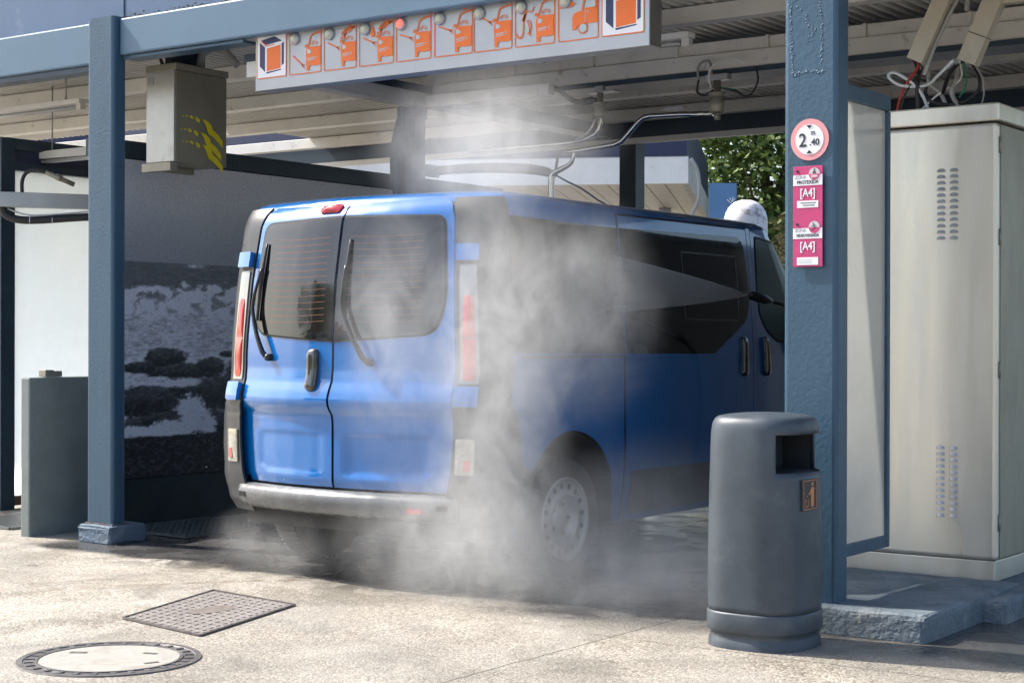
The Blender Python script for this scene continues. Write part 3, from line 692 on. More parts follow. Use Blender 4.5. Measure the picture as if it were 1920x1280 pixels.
b.done('small_print', mat('print_dark', (.25, .25, .27), .5), ss)

# ------------------------------------------------------------------ right side: framed panel, cabinet, kerb
b = B(); rnd = random.Random(5)
def blob_line(pts, n, amp, r0):
    for (p, q) in zip(pts, pts[1:]):
        for k in range(n):
            t = k / n; x = p[0] + (q[0] - p[0]) * t + rnd.gauss(0, amp); z = p[1] + (q[1] - p[1]) * t + rnd.gauss(0, amp)
            bmesh.ops.create_icosphere(b.bm, subdivisions=1, radius=r0 * rnd.uniform(.5, 1.4), matrix=Matrix.Translation((x, PY, z)) @ Matrix.Rotation(rnd.uniform(0, 3), 4, 'Y') @ Matrix.Diagonal((1, .45, 2.0, 1)))
blob_line([(4.968, 2.79), (4.975, 2.60), (4.985, 2.47)], 34, .0035, .0035); blob_line([(4.985, 2.468), (5.05, 2.485), (5.14, 2.47)], 24, .005, .0038)
blob_line([(5.115, 2.79), (5.125, 2.62), (5.118, 2.50)], 26, .0035, .0032); blob_line([(4.97, 2.80), (5.05, 2.83), (5.10, 2.815)], 16, .003, .0028)
blob_line([(5.02, 2.78), (5.05, 2.70), (5.09, 2.66), (5.04, 2.60)], 12, .008, .003)
b.done('paint_residue', M['frame_blue'], can, smooth=True)
fp = empty('framed_screen', (5.12, .3, 0), 'translucent white screen in a blue frame between right pillar and steel cabinet', 'screen')
b = B(); b.box((5.09, -.043, 2.385), (5.122, .603, 2.458), .004); b.done('top_rail', M['frame_blue'], fp)
b = B(); b.box((5.09, -.043, .290), (5.122, .565, .345), .004); b.done('bottom_rail', M['frame_blue'], fp)
b = B(); b.box((5.09, .568, .290), (5.122, .603, 2.382), .004); b.done('frame_post', M['frame_blue'], fp)
b = B(); b.box((5.10, -.043, .347), (5.108, .565, 2.383)); b.done('pane', M['frost2'], fp)
cab = empty('steel_cabinet', (5.0, 1.3, .08), 'tall stainless steel equipment cabinet with louvres behind the right pillar', 'cabinet')
CX0, CX1, CY0, CY1 = 4.45, 5.505, 1.0, 1.75
b = B(); b.box((CX0, CY0, .205), (CX1, CY1, 2.35), .02, 3); b.done('cabinet_body', M['steel'], cab)
b = B(); b.box((CX0 - .01, CY0 - .012, 2.358), (CX1 + .012, CY1 + .01, 2.445), .008, 2); b.done('cabinet_cap', M['steel'], cab)
b = B(); b.box((CX0 + .01, CY0 + .01, .10), (CX1 - .012, CY1 - .01, .203), .004); b.done('cabinet_plinth', M['steel'], cab)
b = B(); b.box((CX1 + .0005, CY0 + .04, .215), (CX1 + .006, CY1 - .02, 2.34), .002); b.done('side_door', M['steel_dull'], cab)
for z in (.35, 1.1, 1.75, 2.2):
    b = B(); b.tube([(CX1 + .006, CY0 + .028, z), (CX1 + .006, CY0 + .028, z + .08)], .006, 8); b.done('hinge', M['steel_dull'], cab)
for zt, nm in ((2.133, 0), (.756, 1)):
    for k in range(12):
        for x in (5.199, 5.265):
            z = zt - k * .0305
            b = B()
            nn = 8
            def lf(i, j, x=x, z=z):
                a = math.pi * i / nn; rr = j / 3
                return Vector((x + .022 - .022 * math.cos(a), CY0 - .001 - .009 * (1 - rr) * math.sin(a) ** .6, z - .012 + .017 * rr * math.sin(a) ** .5))
            b.grid(lf, nn + 1, 4)
            b.done('louvre', M['alu'], cab)

def rough_block(a, b_, name, mt, amp=.005, cuts=9):
    b = B(); b.box(a, b_, .022, 2)
    bmesh.ops.subdivide_edges(b.bm, edges=[e for e in b.bm.edges if e.calc_length() > .12], cuts=cuts, use_grid_fill=True)
    for v in b.bm.verts:
        if v.co.z > .03: v.co += Vector((random.uniform(-amp, amp), random.uniform(-amp, amp), random.uniform(-amp, amp) * .6))
    return b.done(name, mt, smooth=False)
kb = rough_block((4.70, -.255, -.02), (5.64, .985, .117), 'kerb', M['kerb']); kb['kind'] = 'structure'
kb2 = rough_block((4.30, .43, -.02), (5.752, 2.1, .110), 'kerb', M['kerb']); kb2['kind'] = 'structure'
for v in kb2.data.vertices:
    if v.co.x < 5.62 and v.co.z > .05: v.co.z -= .012

# ------------------------------------------------------------------ litter bin
bn = empty('litter_bin', (5.075, -.62, 0), 'dark blue grey plastic litter bin in front of the right pillar', 'litter bin')
BC = Vector((5.075, -.62, 0)); NA = 96
def sup(a, rad, n=2.7):
    c, s_ = math.cos(a), math.sin(a)
    return rad / (abs(c) ** n + abs(s_) ** n) ** (1 / n)
def ringpt(a, rad, z): 
    r = sup(a, rad); return BC + Vector((r * math.cos(a), r * math.sin(a), z))
b = B()
rows = [(r_ * (.945 if z_ < .2 else .945), z_) for r_, z_ in [(.234, .150), (.236, .175), (.237, .26), (.236, .36), (.2345, .46), (.233, .56), (.2315, .64), (.230, .70), (.229, .735), (.228, .77), (.227, .81), (.226, .85), (.224, .893), (.222, .91), (.219, .930), (.209, .952), (.195, .963), (.16, .970), (.11, .975), (.05, .978), (.001, .979)]]
V = [[b.bm.verts.new(ringpt(2 * math.pi * k / NA, r, z)) for k in range(NA)] for r, z in rows]
for j in range(len(rows) - 1):
    for k in range(NA):
        k2 = (k + 1) % NA
        y = (V[j][k].co.y + V[j][k2].co.y) / 2 - BC.y; x = V[j][k].co.x - BC.x; z = (rows[j][1] + rows[j + 1][1]) / 2
        if .735 < z < .893 and abs(((2 * math.pi * (k + .5) / NA) + math.pi) % (2 * math.pi) - math.pi) < R(54): continue
        f = b.bm.faces.new((V[j][k], V[j][k2], V[j + 1][k2], V[j + 1][k])); f.smooth = True
body = b.done('bin_body', M['bin'], bn); md = body.modifiers.new('t', 'SOLIDIFY'); md.thickness = .006; md.offset = -1
b = B(); b.box((BC.x - .02, BC.y - .17, .728), (BC.x + .13, BC.y + .17, .734)); b.box((BC.x - .012, BC.y - .17, .735), (BC.x - .004, BC.y + .17, .90))
for sy_ in (-.185, .178): b.box((BC.x - .02, BC.y + sy_, .725), (BC.x + .118, BC.y + sy_ + .007, .90))
b.box((BC.x + .13, BC.y - .145, .728), (BC.x + .17, BC.y + .145, .734))
b.done('inner_shelf', M['bin_in'], bn)
b = B()
prof = [(.2195, .152), (.2245, .149), (.2265, .142), (.2275, .078), (.223, .068), (.213, .064), (.213, .040), (.219, .032), (.221, 0.0)]
b.grid(lambda i, j: ringpt(2 * math.pi * i / NA, prof[j][0], prof[j][1]), NA, len(prof), closed_u=True)
b.done('bin_base', M['bin'], bn)
px = BC.x + .2205
b = B(); b.box((px - .006, -.715, .578), (px + .0015, -.582, .708), .001); b.done('sticker', M['ink'], bn)
b = B()
def yz(pts): b.poly([(px + .002, y, z) for y, z in pts], (.0006, 0, 0))
yb_, zb_ = -.715, .578
def ln(p, q, w):
    p, q = Vector(p), Vector(q); d_ = (q - p).normalized(); n_ = Vector((-d_.y, d_.x)) * w / 2; yz([p + n_, q + n_, q - n_, p - n_])
for p, q in (((yb_ + .006, zb_ + .006), (yb_ + .127, zb_ + .006)), ((yb_ + .127, zb_ + .006), (yb_ + .127, zb_ + .124)), ((yb_ + .127, zb_ + .124), (yb_ + .006, zb_ + .124)), ((yb_ + .006, zb_ + .124), (yb_ + .006, zb_ + .006))): ln(p, q, .003)
yz([(yb_ + .072 + .0, zb_ + .015), (yb_ + .083, zb_ + .015), (yb_ + .085, zb_ + .055), (yb_ + .088, zb_ + .015), (yb_ + .100, zb_ + .015), (yb_ + .102, zb_ + .09), (yb_ + .094, zb_ + .096), (yb_ + .080, zb_ + .096), (yb_ + .060, zb_ + .074), (yb_ + .050, zb_ + .072), (yb_ + .052, zb_ + .065), (yb_ + .066, zb_ + .067), (yb_ + .074, zb_ + .072)])
yz([(yb_ + .087 + .008 * math.cos(a), zb_ + .108 + .009 * math.sin(a)) for a in [math.pi * 2 * k / 10 for k in range(10)]])
for p, q in (((yb_ + .018, zb_ + .052), (yb_ + .026, zb_ + .016)), ((yb_ + .026, zb_ + .016), (yb_ + .046, zb_ + .016)), ((yb_ + .046, zb_ + .016), (yb_ + .054, zb_ + .052)), ((yb_ + .028, zb_ + .050), (yb_ + .038, zb_ + .036))): ln(p, q, .003)
yz([(yb_ + .036, zb_ + .056), (yb_ + .042, zb_ + .058), (yb_ + .040, zb_ + .064), (yb_ + .034, zb_ + .062)])
b.done('pictogram', mat('bin_orange', (.62, .25, .10), .5), bn)

# ------------------------------------------------------------------ manhole cover, grates
mh = empty('manhole_cover', (3.12, -2.50, 0), 'round manhole cover with pale concrete centre and iron ring', 'manhole cover')
b = B(); b.lathe([(.335, .002), (.338, .006), (.362, .006), (.365, .001)], (3.12, -2.50, 0), n=72, smooth=False); b.lathe([(.278, .002), (.280, .007), (.290, .007), (.292, .002)], (3.12, -2.50, 0), n=72, smooth=False)
for k in range(56):
    a = 2 * math.pi * k / 56
    if k % 2 == 0: b.obox((3.12 + .314 * math.cos(a), -2.50 + .314 * math.sin(a), .004), (math.cos(a), math.sin(a), 0), (-math.sin(a), math.cos(a), 0), (0, 0, 1), .036, .022, .005, .001)
b.lathe([(.276, .0022), (.336, .0022)], (3.12, -2.50, 0), n=72)
b.done('iron_ring', M['cast_iron'], mh)
b = B(); b.lathe([(0, .0055), (.275, .005), (.277, .001)], (3.12, -2.50, 0), n=64, smooth=False); b.done('concrete_infill', M['cover_conc'], mh)
for kx, ky, dx_, kw, kd_ in ((3.18, -2.34, .3, .06, .022), (2.93, -2.50, .6, .07, .03), (3.33, -2.47, 3, .06, .02)):
    b = B(); b.obox((kx, ky, .0058), (1, dx_, 0), (-dx_, 1, 0), (0, 0, 1), kw, kd_, .002); b.done('key_slot', M['cast_iron'], mh)
def bilin(c, u, v): 
    c = [Vector((x, y, 0)) for x, y in c]
    return (c[0] * (1 - u) + c[1] * u) * (1 - v) + (c[3] * (1 - u) + c[2] * u) * v
QC = [(2.431, -1.83), (3.044, -1.935), (2.803, -1.082), (2.157, -.994)]
gr = empty('inspection_cover', (2.6, -1.46, 0), 'square ribbed iron inspection cover on the sunlit ground near the manhole', 'drain cover')
b = B()
def bar(p, q, w, h, z0=.004):
    d_ = (q - p).normalized(); n_ = Vector((-d_.y, d_.x, 0)) * w / 2
    b.poly([p + n_ + Vector((0, 0, z0)), q + n_ + Vector((0, 0, z0)), q - n_ + Vector((0, 0, z0)), p - n_ + Vector((0, 0, z0))], (0, 0, h))
for i in range(4):
    bar(bilin(QC, *((0, 0), (1, 0), (1, 1), (0, 1))[i]), bilin(QC, *((1, 0), (1, 1), (0, 1), (0, 0))[i]), .010, .0065)
b.done('rim', M['cast_iron'], gr)
b = B(); b.poly([bilin(QC, *q) + Vector((0, 0, .0035)) for q in ((.01, .01), (.99, .01), (.99, .99), (.01, .99))], (0, 0, .002))
b.done('base_plate', mat('iron_plate', (.22, .185, .165), .5, metal=.1, var=.25, vscale=12, stain=(.36, .33, .28), sscale=8), gr)
b = B()
for k in range(1, 11): bar(bilin(QC, k / 11, .03), bilin(QC, k / 11, .97), .010, .003, .0055)
for k in range(1, 15): bar(bilin(QC, .03, k / 15), bilin(QC, .97, k / 15), .016, .0032, .0056)
b.done('ribs', mat('iron_rib_glint', (.42, .39, .36), .35, metal=.3, var=.2, vscale=15, stain=(.22, .18, .15), sscale=10), gr)  # pale rib colour carries the sun highlights on the bars
b = B(); c0 = bilin(QC, .5, .52)
b.poly([c0 + Vector((.075 * math.cos(a), .13 * math.sin(a), .0075)) for a in [math.pi * 2 * k / 24 for k in range(24)]], (0, 0, .002)); b.done('centre_patch', mat('iron_patch', (.17, .14, .12), .6, var=.4, vscale=40, bump=.6, bscale=60), gr)
def floor_grate(c, label, nu, nv, grp):
    t = empty('floor_grate', (c[0][0], c[0][1], 0), label, 'floor grate', grp)
    global b
    b = B(); b.poly([bilin(c, *q) + Vector((0, 0, .0035)) for q in ((0, 0), (1, 0), (1, 1), (0, 1))], (0, 0, .0015)); b.done('pit', M['gap'], t)
    b = B()
    for i in range(4): bar(bilin(c, *((0, 0), (1, 0), (1, 1), (0, 1))[i]), bilin(c, *((1, 0), (1, 1), (0, 1), (0, 0))[i]), .02, .014)
    for k in range(1, nu): bar(bilin(c, k / nu, .0), bilin(c, k / nu, 1), .008, .010, .0055)
    for k in range(1, nv): bar(bilin(c, 0, k / nv), bilin(c, 1, k / nv), .006, .009, .0056)
    b.done('grid', mat('galv', (.20, .21, .21), .4, metal=.6, var=.2), t)
floor_grate([(-.33, .50), (.42, .46), (.44, 1.30), (-.33, 1.34)], 'wet steel floor grate between left pillar and the mural wall', 14, 16, 'floor grates')
floor_grate([(-1.55, .10), (-.89, .10), (-.89, .9), (-1.55, .9)], 'dry steel floor grate at far left beside the low wall', 26, 22, 'floor grates')

# ------------------------------------------------------------------ water booms
pb = empty('water_boom', (3.45, 1.9, 2.66), 'stainless swivel boom pipe with double bend hanging nearer the right pillar', 'boom pipe', 'swivel booms under the canopy')
b = B(); b.tube([(3.44, 1.9, 2.648), (3.2, 1.9, 2.662), (3.0, 1.9, 2.668), (2.955, 1.9, 2.663), (2.915, 1.9, 2.64), (2.83, 1.9, 2.56), (2.79, 1.9, 2.525), (2.74, 1.9, 2.508), (2.45, 1.9, 2.486), (2.30, 1.9, 2.484)], .017, 12); b.done('pipe', M['chrome'], pb)
b = B(); b.lathe([(0, .0), (.032, .0), (.04, .01), (.042, .012), (.042, .10), (.036, .104), (.036, .112), (.052, .116), (.052, .128), (.03, .132), (.022, .135), (.022, .20), (0, .20)], (3.468, 1.9, 2.645), n=24); b.lathe([(0, 0), (.018, .0), (.02, .03), (0, .03)], (3.468, 1.9, 2.61), n=16); b.done('swivel', M['steel_dull'], pb)
b = B(); b.box((3.40, 1.87, 2.845), (3.55, 1.93, 2.882), .003); b.box((3.10, 1.885, 2.690), (3.24, 1.915, 2.712), .004); b.done('bracket', M['grey_steel'], pb)
b = B(); b.tube([(2.44, 1.9, 2.484), (2.425, 1.9, 2.44), (2.40, 1.9, 2.405), (2.33, 1.9, 2.375), (2.27, 1.9, 2.35), (2.258, 1.9, 2.31), (2.258, 1.9, 2.2), (2.26, 1.9, 2.05)], [.013, .013, .015, .018, .02, .022, .02, .018], 10, 3); b.done('drop_pipe', M['chrome'], pb)
b = B(); b.tube([(2.31, 1.9, 2.484), (2.30, 1.9, 2.42), (2.29, 1.9, 2.36)], .009, 8); b.tube([(2.27, 1.9, 2.354), (2.36, 1.92, 2.30), (2.456, 1.95, 2.25), (2.66, 1.95, 2.13), (2.9, 2.0, 2.06)], .006, 8, 3); b.done('hose', mat('hose_blue', (.03, .07, .14), .4), pb)
def wire(pts, r, m_, parent, nm='wire'):
    b = B(); b.tube(pts, r, 7, 6); return b.done(nm, m_, parent)
wire([(3.339, 1.9, 2.86), (3.345, 1.88, 2.93), (3.385, 1.88, 2.965), (3.43, 1.88, 2.95), (3.435, 1.9, 2.80)], .008, M['cable_grey'], pb)
wire([(3.434, 1.88, 2.80), (3.43, 1.87, 2.90), (3.50, 1.87, 2.955), (3.60, 1.87, 2.96), (3.66, 1.88, 2.93)], .006, M['white_paint'], pb)
wire([(3.49, 1.9, 2.80), (3.60, 1.9, 2.768), (3.65, 1.9, 2.735), (3.70, 1.9, 2.75), (3.74, 1.9, 2.82), (3.73, 1.9, 2.90)], .006, M['cable_black'], pb)
wire([(3.34, 1.9, 2.86), (3.33, 1.9, 2.79), (3.38, 1.9, 2.765), (3.44, 1.9, 2.79)], .007, M['cable_black'], pb)
wire([(3.50, 1.89, 2.80), (3.55, 1.88, 2.79), (3.61, 1.88, 2.775)], .0035, M['cable_green'], pb)

p1 = empty('water_boom', (2.63, 1.9, 2.7), 'stainless swivel boom pipe half lost in steam, the one above the van corner', 'boom pipe', 'swivel booms under the canopy')
b = B(); b.tube([(2.629, 1.9, 2.72), (2.628, 1.9, 2.64), (2.61, 1.9, 2.60), (2.575, 1.9, 2.575), (2.45, 1.9, 2.545), (2.2, 1.9, 2.54), (1.94, 1.9, 2.54), (1.6, 1.9, 2.536)], .016, 12, 2); b.tube([(2.60, 1.88, 2.70), (2.59, 1.87, 2.63), (2.53, 1.87, 2.575), (2.44, 1.88, 2.55)], .008, 8, 3); b.done('pipe', M['chrome'], p1)
b = B(); b.lathe([(0, .0), (.033, .0), (.036, .008), (.036, .075), (.030, .08), (.044, .083), (.044, .094), (.02, .096), (.02, .155), (0, .155)], (2.63, 1.9, 2.685), n=24); b.done('swivel', M['steel_dull'], p1)
b = B(); b.box((2.55, 1.86, 2.84), (2.76, 1.94, 2.85), .001); b.box((2.60, 1.88, 2.851), (2.66, 1.92, 2.884), .002); b.done('bracket', M['grey_steel'], p1)
b = B(); b.tube([(2.29, 1.9, 2.90), (2.35, 1.9, 2.86), (2.42, 1.9, 2.812), (2.50, 1.9, 2.795), (2.60, 1.9, 2.800)], .017, 10, 4); b.tube([(2.50, 1.9, 2.796), (2.575, 1.9, 2.80)], .024, 10); b.done('hose', M['rubber'], p1)
# grey foam brush boom, behind the steam
fb = empty('foam_boom', (1.7, 2.4, 2.4), 'grey padded boom arm above the van roof, blurred by steam', 'boom arm')
b = B(); b.tube([(1.24, 1.97, 2.43), (1.4, 1.98, 2.435), (1.7, 2.0, 2.43), (2.0, 2.0, 2.405), (2.16, 2.0, 2.375), (2.22, 2.0, 2.345)], [.03, .032, .034, .034, .03, .015], 12, 4); b.done('padded_arm', M['cable_grey'], fb)
b = B(); b.box((1.217, 1.87, 2.39), (1.26, 2.0, 2.47)); b.done('bracket', M['grey_steel'], fb)

# ------------------------------------------------------------------ cable ducts & cables at right top
def duct(top, bot, w, d, label, seam=None):
    t = empty('cable_duct', top, label, 'cable duct', 'cable ducts above the steel cabinet')
    T, Bt = Vector(top), Vector(bot); ax = (T - Bt).normalized(); sx_ = Vector((0, 1, 0)).cross(ax).normalized() * -1; fy = ax.cross(sx_)
    b = B(); c = (T + Bt) / 2; Ln = (T - Bt).length
    th = .004
    b.obox(c - fy * d / 2, sx_, fy, ax, w, th, Ln); b.obox(c + fy * d / 2, sx_, fy, ax, w, th, Ln)
    b.obox(c - sx_ * (w / 2 - th / 2), sx_, fy, ax, th, d - th * 1.2, Ln); b.obox(c + sx_ * (w / 2 - th / 2), sx_, fy, ax, th, d - th * 1.2, Ln)
    b.done('trunking', M['duct'], t)
    if seam:
        b = B(); s0 = Bt + ax * seam; b.obox(s0, sx_, fy, ax, w + .004, d + .008, .004); b.done('joint', M['cable_black'], t)
    return t
d1 = duct((5.315, .9, 3.06), (5.128, .9, 2.668), .085, .05, 'shorter weathered cable duct over the left part of the steel cabinet')
d2 = duct((5.60, .9, 3.09), (5.393, .9, 2.634), .095, .06, 'longer pale cable duct over the right part of the steel cabinet', .14)
b = B(); b.box((5.52, .88, 2.90), (6.6, .94, 2.965), .003); b.done('side_trunking', M['duct'], d2)
b = B(); b.tube([(5.36, .93, 3.0), (5.30, .92, 2.90), (5.21, .915, 2.72), (5.16, .93, 2.60)], .011, 8, 4); b.done('corrugated_conduit', M['cable_grey'], d1)
b = B(); b.tube([(5.36, .97, 3.15), (5.37, .96, 2.98), (5.36, .97, 2.90)], .014, 8, 4); b.done('corrugated_conduit', M['cable_grey'], d2)
def cable(pts, r, m_, label, grp='cables above the steel cabinet'):
    b = B(); b.tube(pts, r, 7, 7); tag(b.done('cable', m_), label, 'cable', grp)
cable([(5.11, .92, 2.70), (5.10, 1.0, 2.66), (5.00, 1.1, 2.60), (4.97, 1.1, 2.545), (4.94, 1.1, 2.44)], .007, M['cable_red'], 'red cable running from the shorter duct down to the cabinet top')
cable([(5.12, .93, 2.69), (5.08, 1.1, 2.66), (5.03, 1.1, 2.60), (4.985, 1.1, 2.53), (4.96, 1.1, 2.44)], .005, M['cable_black'], 'thin black cable beside the red one below the shorter duct')
cable([(5.31, .93, 2.66), (5.20, 1.0, 2.60), (5.10, 1.1, 2.575), (4.97, 1.1, 2.585), (4.90, 1.1, 2.635), (4.93, 1.1, 2.655), (5.02, 1.1, 2.60), (5.08, 1.1, 2.53), (5.117, 1.1, 2.44)], .0085, M['cable_white'], 'looping pale white hose between the two cable ducts')
cable([(5.37, .93, 2.66), (5.27, 1.0, 2.62), (5.19, 1.1, 2.53)], .010, M['cable_black'], 'short black cable leaving the longer duct to the lower left')
cable([(5.10, 1.12, 2.585), (5.09, 1.12, 2.54), (5.13, 1.1, 2.49), (5.22, 1.1, 2.468), (5.31, 1.1, 2.478), (5.375, 1.1, 2.53), (5.39, 1.05, 2.60), (5.385, .93, 2.66)], .010, M['cable_black'], 'thick black cable hanging in a wide loop over the cabinet')
cable([(5.36, .93, 2.66), (5.31, 1.1, 2.57), (5.275, 1.1, 2.50)], .005, M['cable_green'], 'green wire below the longer duct')
cable([(5.33, .93, 2.66), (5.26, 1.1, 2.60), (5.235, 1.1, 2.54), (5.25, 1.1, 2.49), (5.285, 1.1, 2.44)], .012, M['cable_grey'], 'grey conduit curling down from the longer duct')
cable([(5.40, .93, 2.65), (5.41, 1.05, 2.58), (5.40, 1.1, 2.50), (5.38, 1.1, 2.44)], .004, M['cable_grey'], 'thin grey wire at the right end of the cable loop')
cable([(5.34, .93, 2.65), (5.28, 1.1, 2.59), (5.16, 1.1, 2.52), (5.06, 1.1, 2.44)], .005, M['cream'], 'cream wire crossing diagonally behind the black loop')
cable([(5.13, .93, 2.69), (5.11, 1.1, 2.64), (5.12, 1.1, 2.58), (5.17, 1.12, 2.53), (5.21, 1.12, 2.44)], .011, M['cable_grey'], 'grey conduit below the shorter duct')
cable([(5.10, .93, 2.69), (5.06, 1.1, 2.65), (5.055, 1.1, 2.58), (5.06, 1.1, 2.44)], .012, M['cable_black'], 'dark straight cable dropping from the shorter duct')

# ------------------------------------------------------------------ the van
VX, VY = 2.482, -.45
van = empty('van', (VX, VY, 0), 'blue passenger van backed into the wash bay with steam around its right rear corner', 'van')
def itp(t, pts):
    if t <= pts[0][0]: return pts[0][1]
    for (a, b_), (c, d_) in zip(pts, pts[1:]):
        if t <= c: return b_ + (d_ - b_) * (t - a) / (c - a)
    return pts[-1][1]
VW = [(.25, .955), (.5, .99), (.7, 1.0), (1.2, .995), (1.5, .975), (1.9, .94), (2.0, .925)]
REAR = [(.2, .03), (.45, .02), (.55, .0), (.84, .0), (.885, -.006), (.925, -.036), (.96, -.046), (1.0, -.035), (1.06, -.008), (1.12, 0), (1.3, .004), (1.6, .03), (1.88, .078), (1.93, .092), (1.965, .115), (2.0, .155), (2.03, .21)]
FRONT = [(.2, -.06), (.4, 0), (.75, -.02), (.95, -.10), (1.1, -.38), (1.98, -1.42)]
PLAN = [(0, 0), (.15, .004), (.3, .018), (.45, .044), (.56, .068), (.65, .090), (.70, .103), (.75, .116), (.80, .130), (.86, .152), (.91, .184), (.938, .225), (.948, .30), (.950, .42), (.951, .60),
        (.948, 1.2), (.95, 2.2), (.95, 3.2), (.948, 3.8), (.94, 4.05), (.92, 4.25), (.88, 4.42), (.80, 4.56), (.68, 4.67), (.5, 4.74), (.25, 4.78), (0, 4.79)]
PLAN = [(x * 1.012, y) for x, y in PLAN]
CU = [0]
for (a, b_), (c, d_) in zip(PLAN, PLAN[1:]): CU.append(CU[-1] + math.hypot(c - a, d_ - b_))
UT = CU[-1]
def plan(u):
    sg_ = 1 if u >= 0 else -1; u = abs(u)
    return sg_ * itp(u, list(zip(CU, [p[0] for p in PLAN]))), itp(u, list(zip(CU, [p[1] for p in PLAN])))
def ux(x): # u for a rear plan x
    s_ = 1 if x >= 0 else -1
    return s_ * itp(abs(x) * 1.012, [(p[0], c) for p, c in list(zip(PLAN, CU))[:15]])
def uy(y): # u for a side plan y
    return itp(y, [(p[1], c) for p, c in list(zip(PLAN, CU))])
def bumpf(v, a, b_, e): return max(0, min(1, (v - a) / e)) * max(0, min(1, (b_ - v) / e))
def surf(u, z):
    xb, yb = plan(u)
    x = xb * itp(z, VW); y = yb + itp(z, REAR) * max(0, 1 - yb / .5)
    if yb > 2.95: y += itp(z, FRONT) * ((yb - 2.95) / 1.83)
    if yb < .2:
        k = .5 - .5 * math.cos(math.pi * bumpf(abs(xb), .06, .62, .05) * bumpf(z, .555 + .02 * (abs(xb) > .55), .80, .035))
        y += k * (.015 if xb > 0 else .007)
    return Vector((VX + x, VY + y, z))
def W3(u, z, off=0):
    p = surf(u, z)
    if not off: return p
    e = .012
    du = surf(u + e, z) - surf(u - e, z); dz = surf(u, z + e) - surf(u, z - e)
    n = du.cross(dz).normalized()
    return p + n * off
def gpatch(name, m_, parent, uL, uR, z0, z1, nu, nv, off, th, zfun=None):
    fl = uL if callable(uL) else (lambda z: uL); fr = uR if callable(uR) else (lambda z: uR)
    of = off if callable(off) else (lambda z: off)
    b = B()
    def P(i, j, o=0):
        z = z0 + (z1 - z0) * j / (nv - 1); u = fl(z) + (fr(z) - fl(z)) * i / (nu - 1)
        return W3(u, z, of(z) - o)
    V = b.grid(lambda i, j: P(i, j), nu, nv)
    edge = [(i, 0) for i in range(nu)] + [(nu - 1, j) for j in range(1, nv)] + [(i, nv - 1) for i in range(nu - 2, -1, -1)] + [(0, j) for j in range(nv - 2, 0, -1)]
    low = [b.bm.verts.new(P(i, j, th)) for i, j in edge]; upv = [b.bm.verts.new(P(i, j)) for i, j in edge]
    for k in range(len(edge)):
        k2 = (k + 1) % len(edge)
        b.bm.faces.new((upv[k], low[k], low[k2], upv[k2]))
    return b.done(name, m_, parent)
def rounded(poly, dens=.05):
    """poly: (a, z[, r]) -> dense outline with rounded corners"""
    out = []; n = len(poly)
    for i, q in enumerate(poly):
        p = Vector(q[:2]); r = q[2] if len(q) > 2 else 0
        a = Vector(poly[i - 1][:2]); c = Vector(poly[(i + 1) % n][:2])
        if r:
            da, dc = (a - p).normalized(), (c - p).normalized()
            p0, p1 = p + da * r, p + dc * r
            for k in range(7):
                t = k / 6; out.append(p0 * (1 - t) ** 2 + p * 2 * t * (1 - t) + p1 * t * t)
        else: out.append(p)
    res = []
    for i, p in enumerate(out):
        q = out[(i + 1) % len(out)]; L_ = (q - p).length; k = max(1, int(L_ / dens))
        for j in range(k): res.append(p.lerp(q, j / k))
    return res
def rpatch(name, m_, parent, poly, off, th, rings=6, dens=.05, bulge=0, side=0, cyc=1):
    """polygon patch lying on the body; side=+-1: first coordinate is plan y on that flank, else plan u"""
    o = rounded(poly, dens)
    if side: o = [Vector((side * uy(p.x), p.y)) for p in o]
    c = sum(o, Vector((0, 0))) / len(o)
    b = B(); R_ = []
    for k in range(rings + 1):
        t = k / rings
        ob = off + bulge * (1 - t * t)
        if k == 0: R_.append([b.bm.verts.new(W3(c.x, c.y, ob))])
        else: R_.append([b.bm.verts.new(W3(*(c + (p - c) * t), ob)) for p in o])
    n = len(o)
    rim_ = [[b.bm.verts.new(W3(p.x, p.y, off - q_)) for p in o] for q_ in (0, th)]
    for k in range(n): b.bm.faces.new((R_[0][0], R_[1][k], R_[1][(k + 1) % n])).smooth = True
    for r in range(1, rings):
        for k in range(n):
            k2 = (k + 1) % n
            b.bm.faces.new((R_[r][k], R_[r + 1][k], R_[r + 1][k2], R_[r][k2])).smooth = True
    for k in range(n): b.bm.faces.new((rim_[0][k], rim_[1][k], rim_[1][(k + 1) % n], rim_[0][(k + 1) % n]))
    return b.done(name, m_, parent)

# body shell
ARC = [(.815, .36, .44), (3.93, .36, .44)]
def zbot(yb):
    z = .27 if yb > .3 else .37
    for c, z0, r in ARC:
        if abs(yb - c) < r: z = max(z, z0 + math.sqrt(r * r - (yb - c) ** 2))
        if abs(abs(yb - c) - r) < .03: z = max(z, .27)
    return z
us = [0]
yl = []
u = 0
while u < UT:
    xb, yb = plan(u)
    st = .035
    if .95 < yb < 3.2 and not (yb < 1.35): st = .12
    us.append(min(UT, u + st)); u += st
us = [-q for q in us[:0:-1]] + us
if abs(us[-1] - UT) > 1e-6: us.append(UT); us.insert(0, -UT)
ZF = [.80, .84, .865, .885, .905, .925, .945, .965, .985, 1.01, 1.04, 1.08, 1.14, 1.22, 1.35, 1.5, 1.65, 1.8, 1.9, 1.95, 1.985]
ROOF = [(2.008, .012), (2.026, .035), (2.040, .07), (2.050, .13), (2.058, .24), (2.064, .40), (2.068, .60), (2.07, .80), (2.071, .92)]
b = B()
seen = []
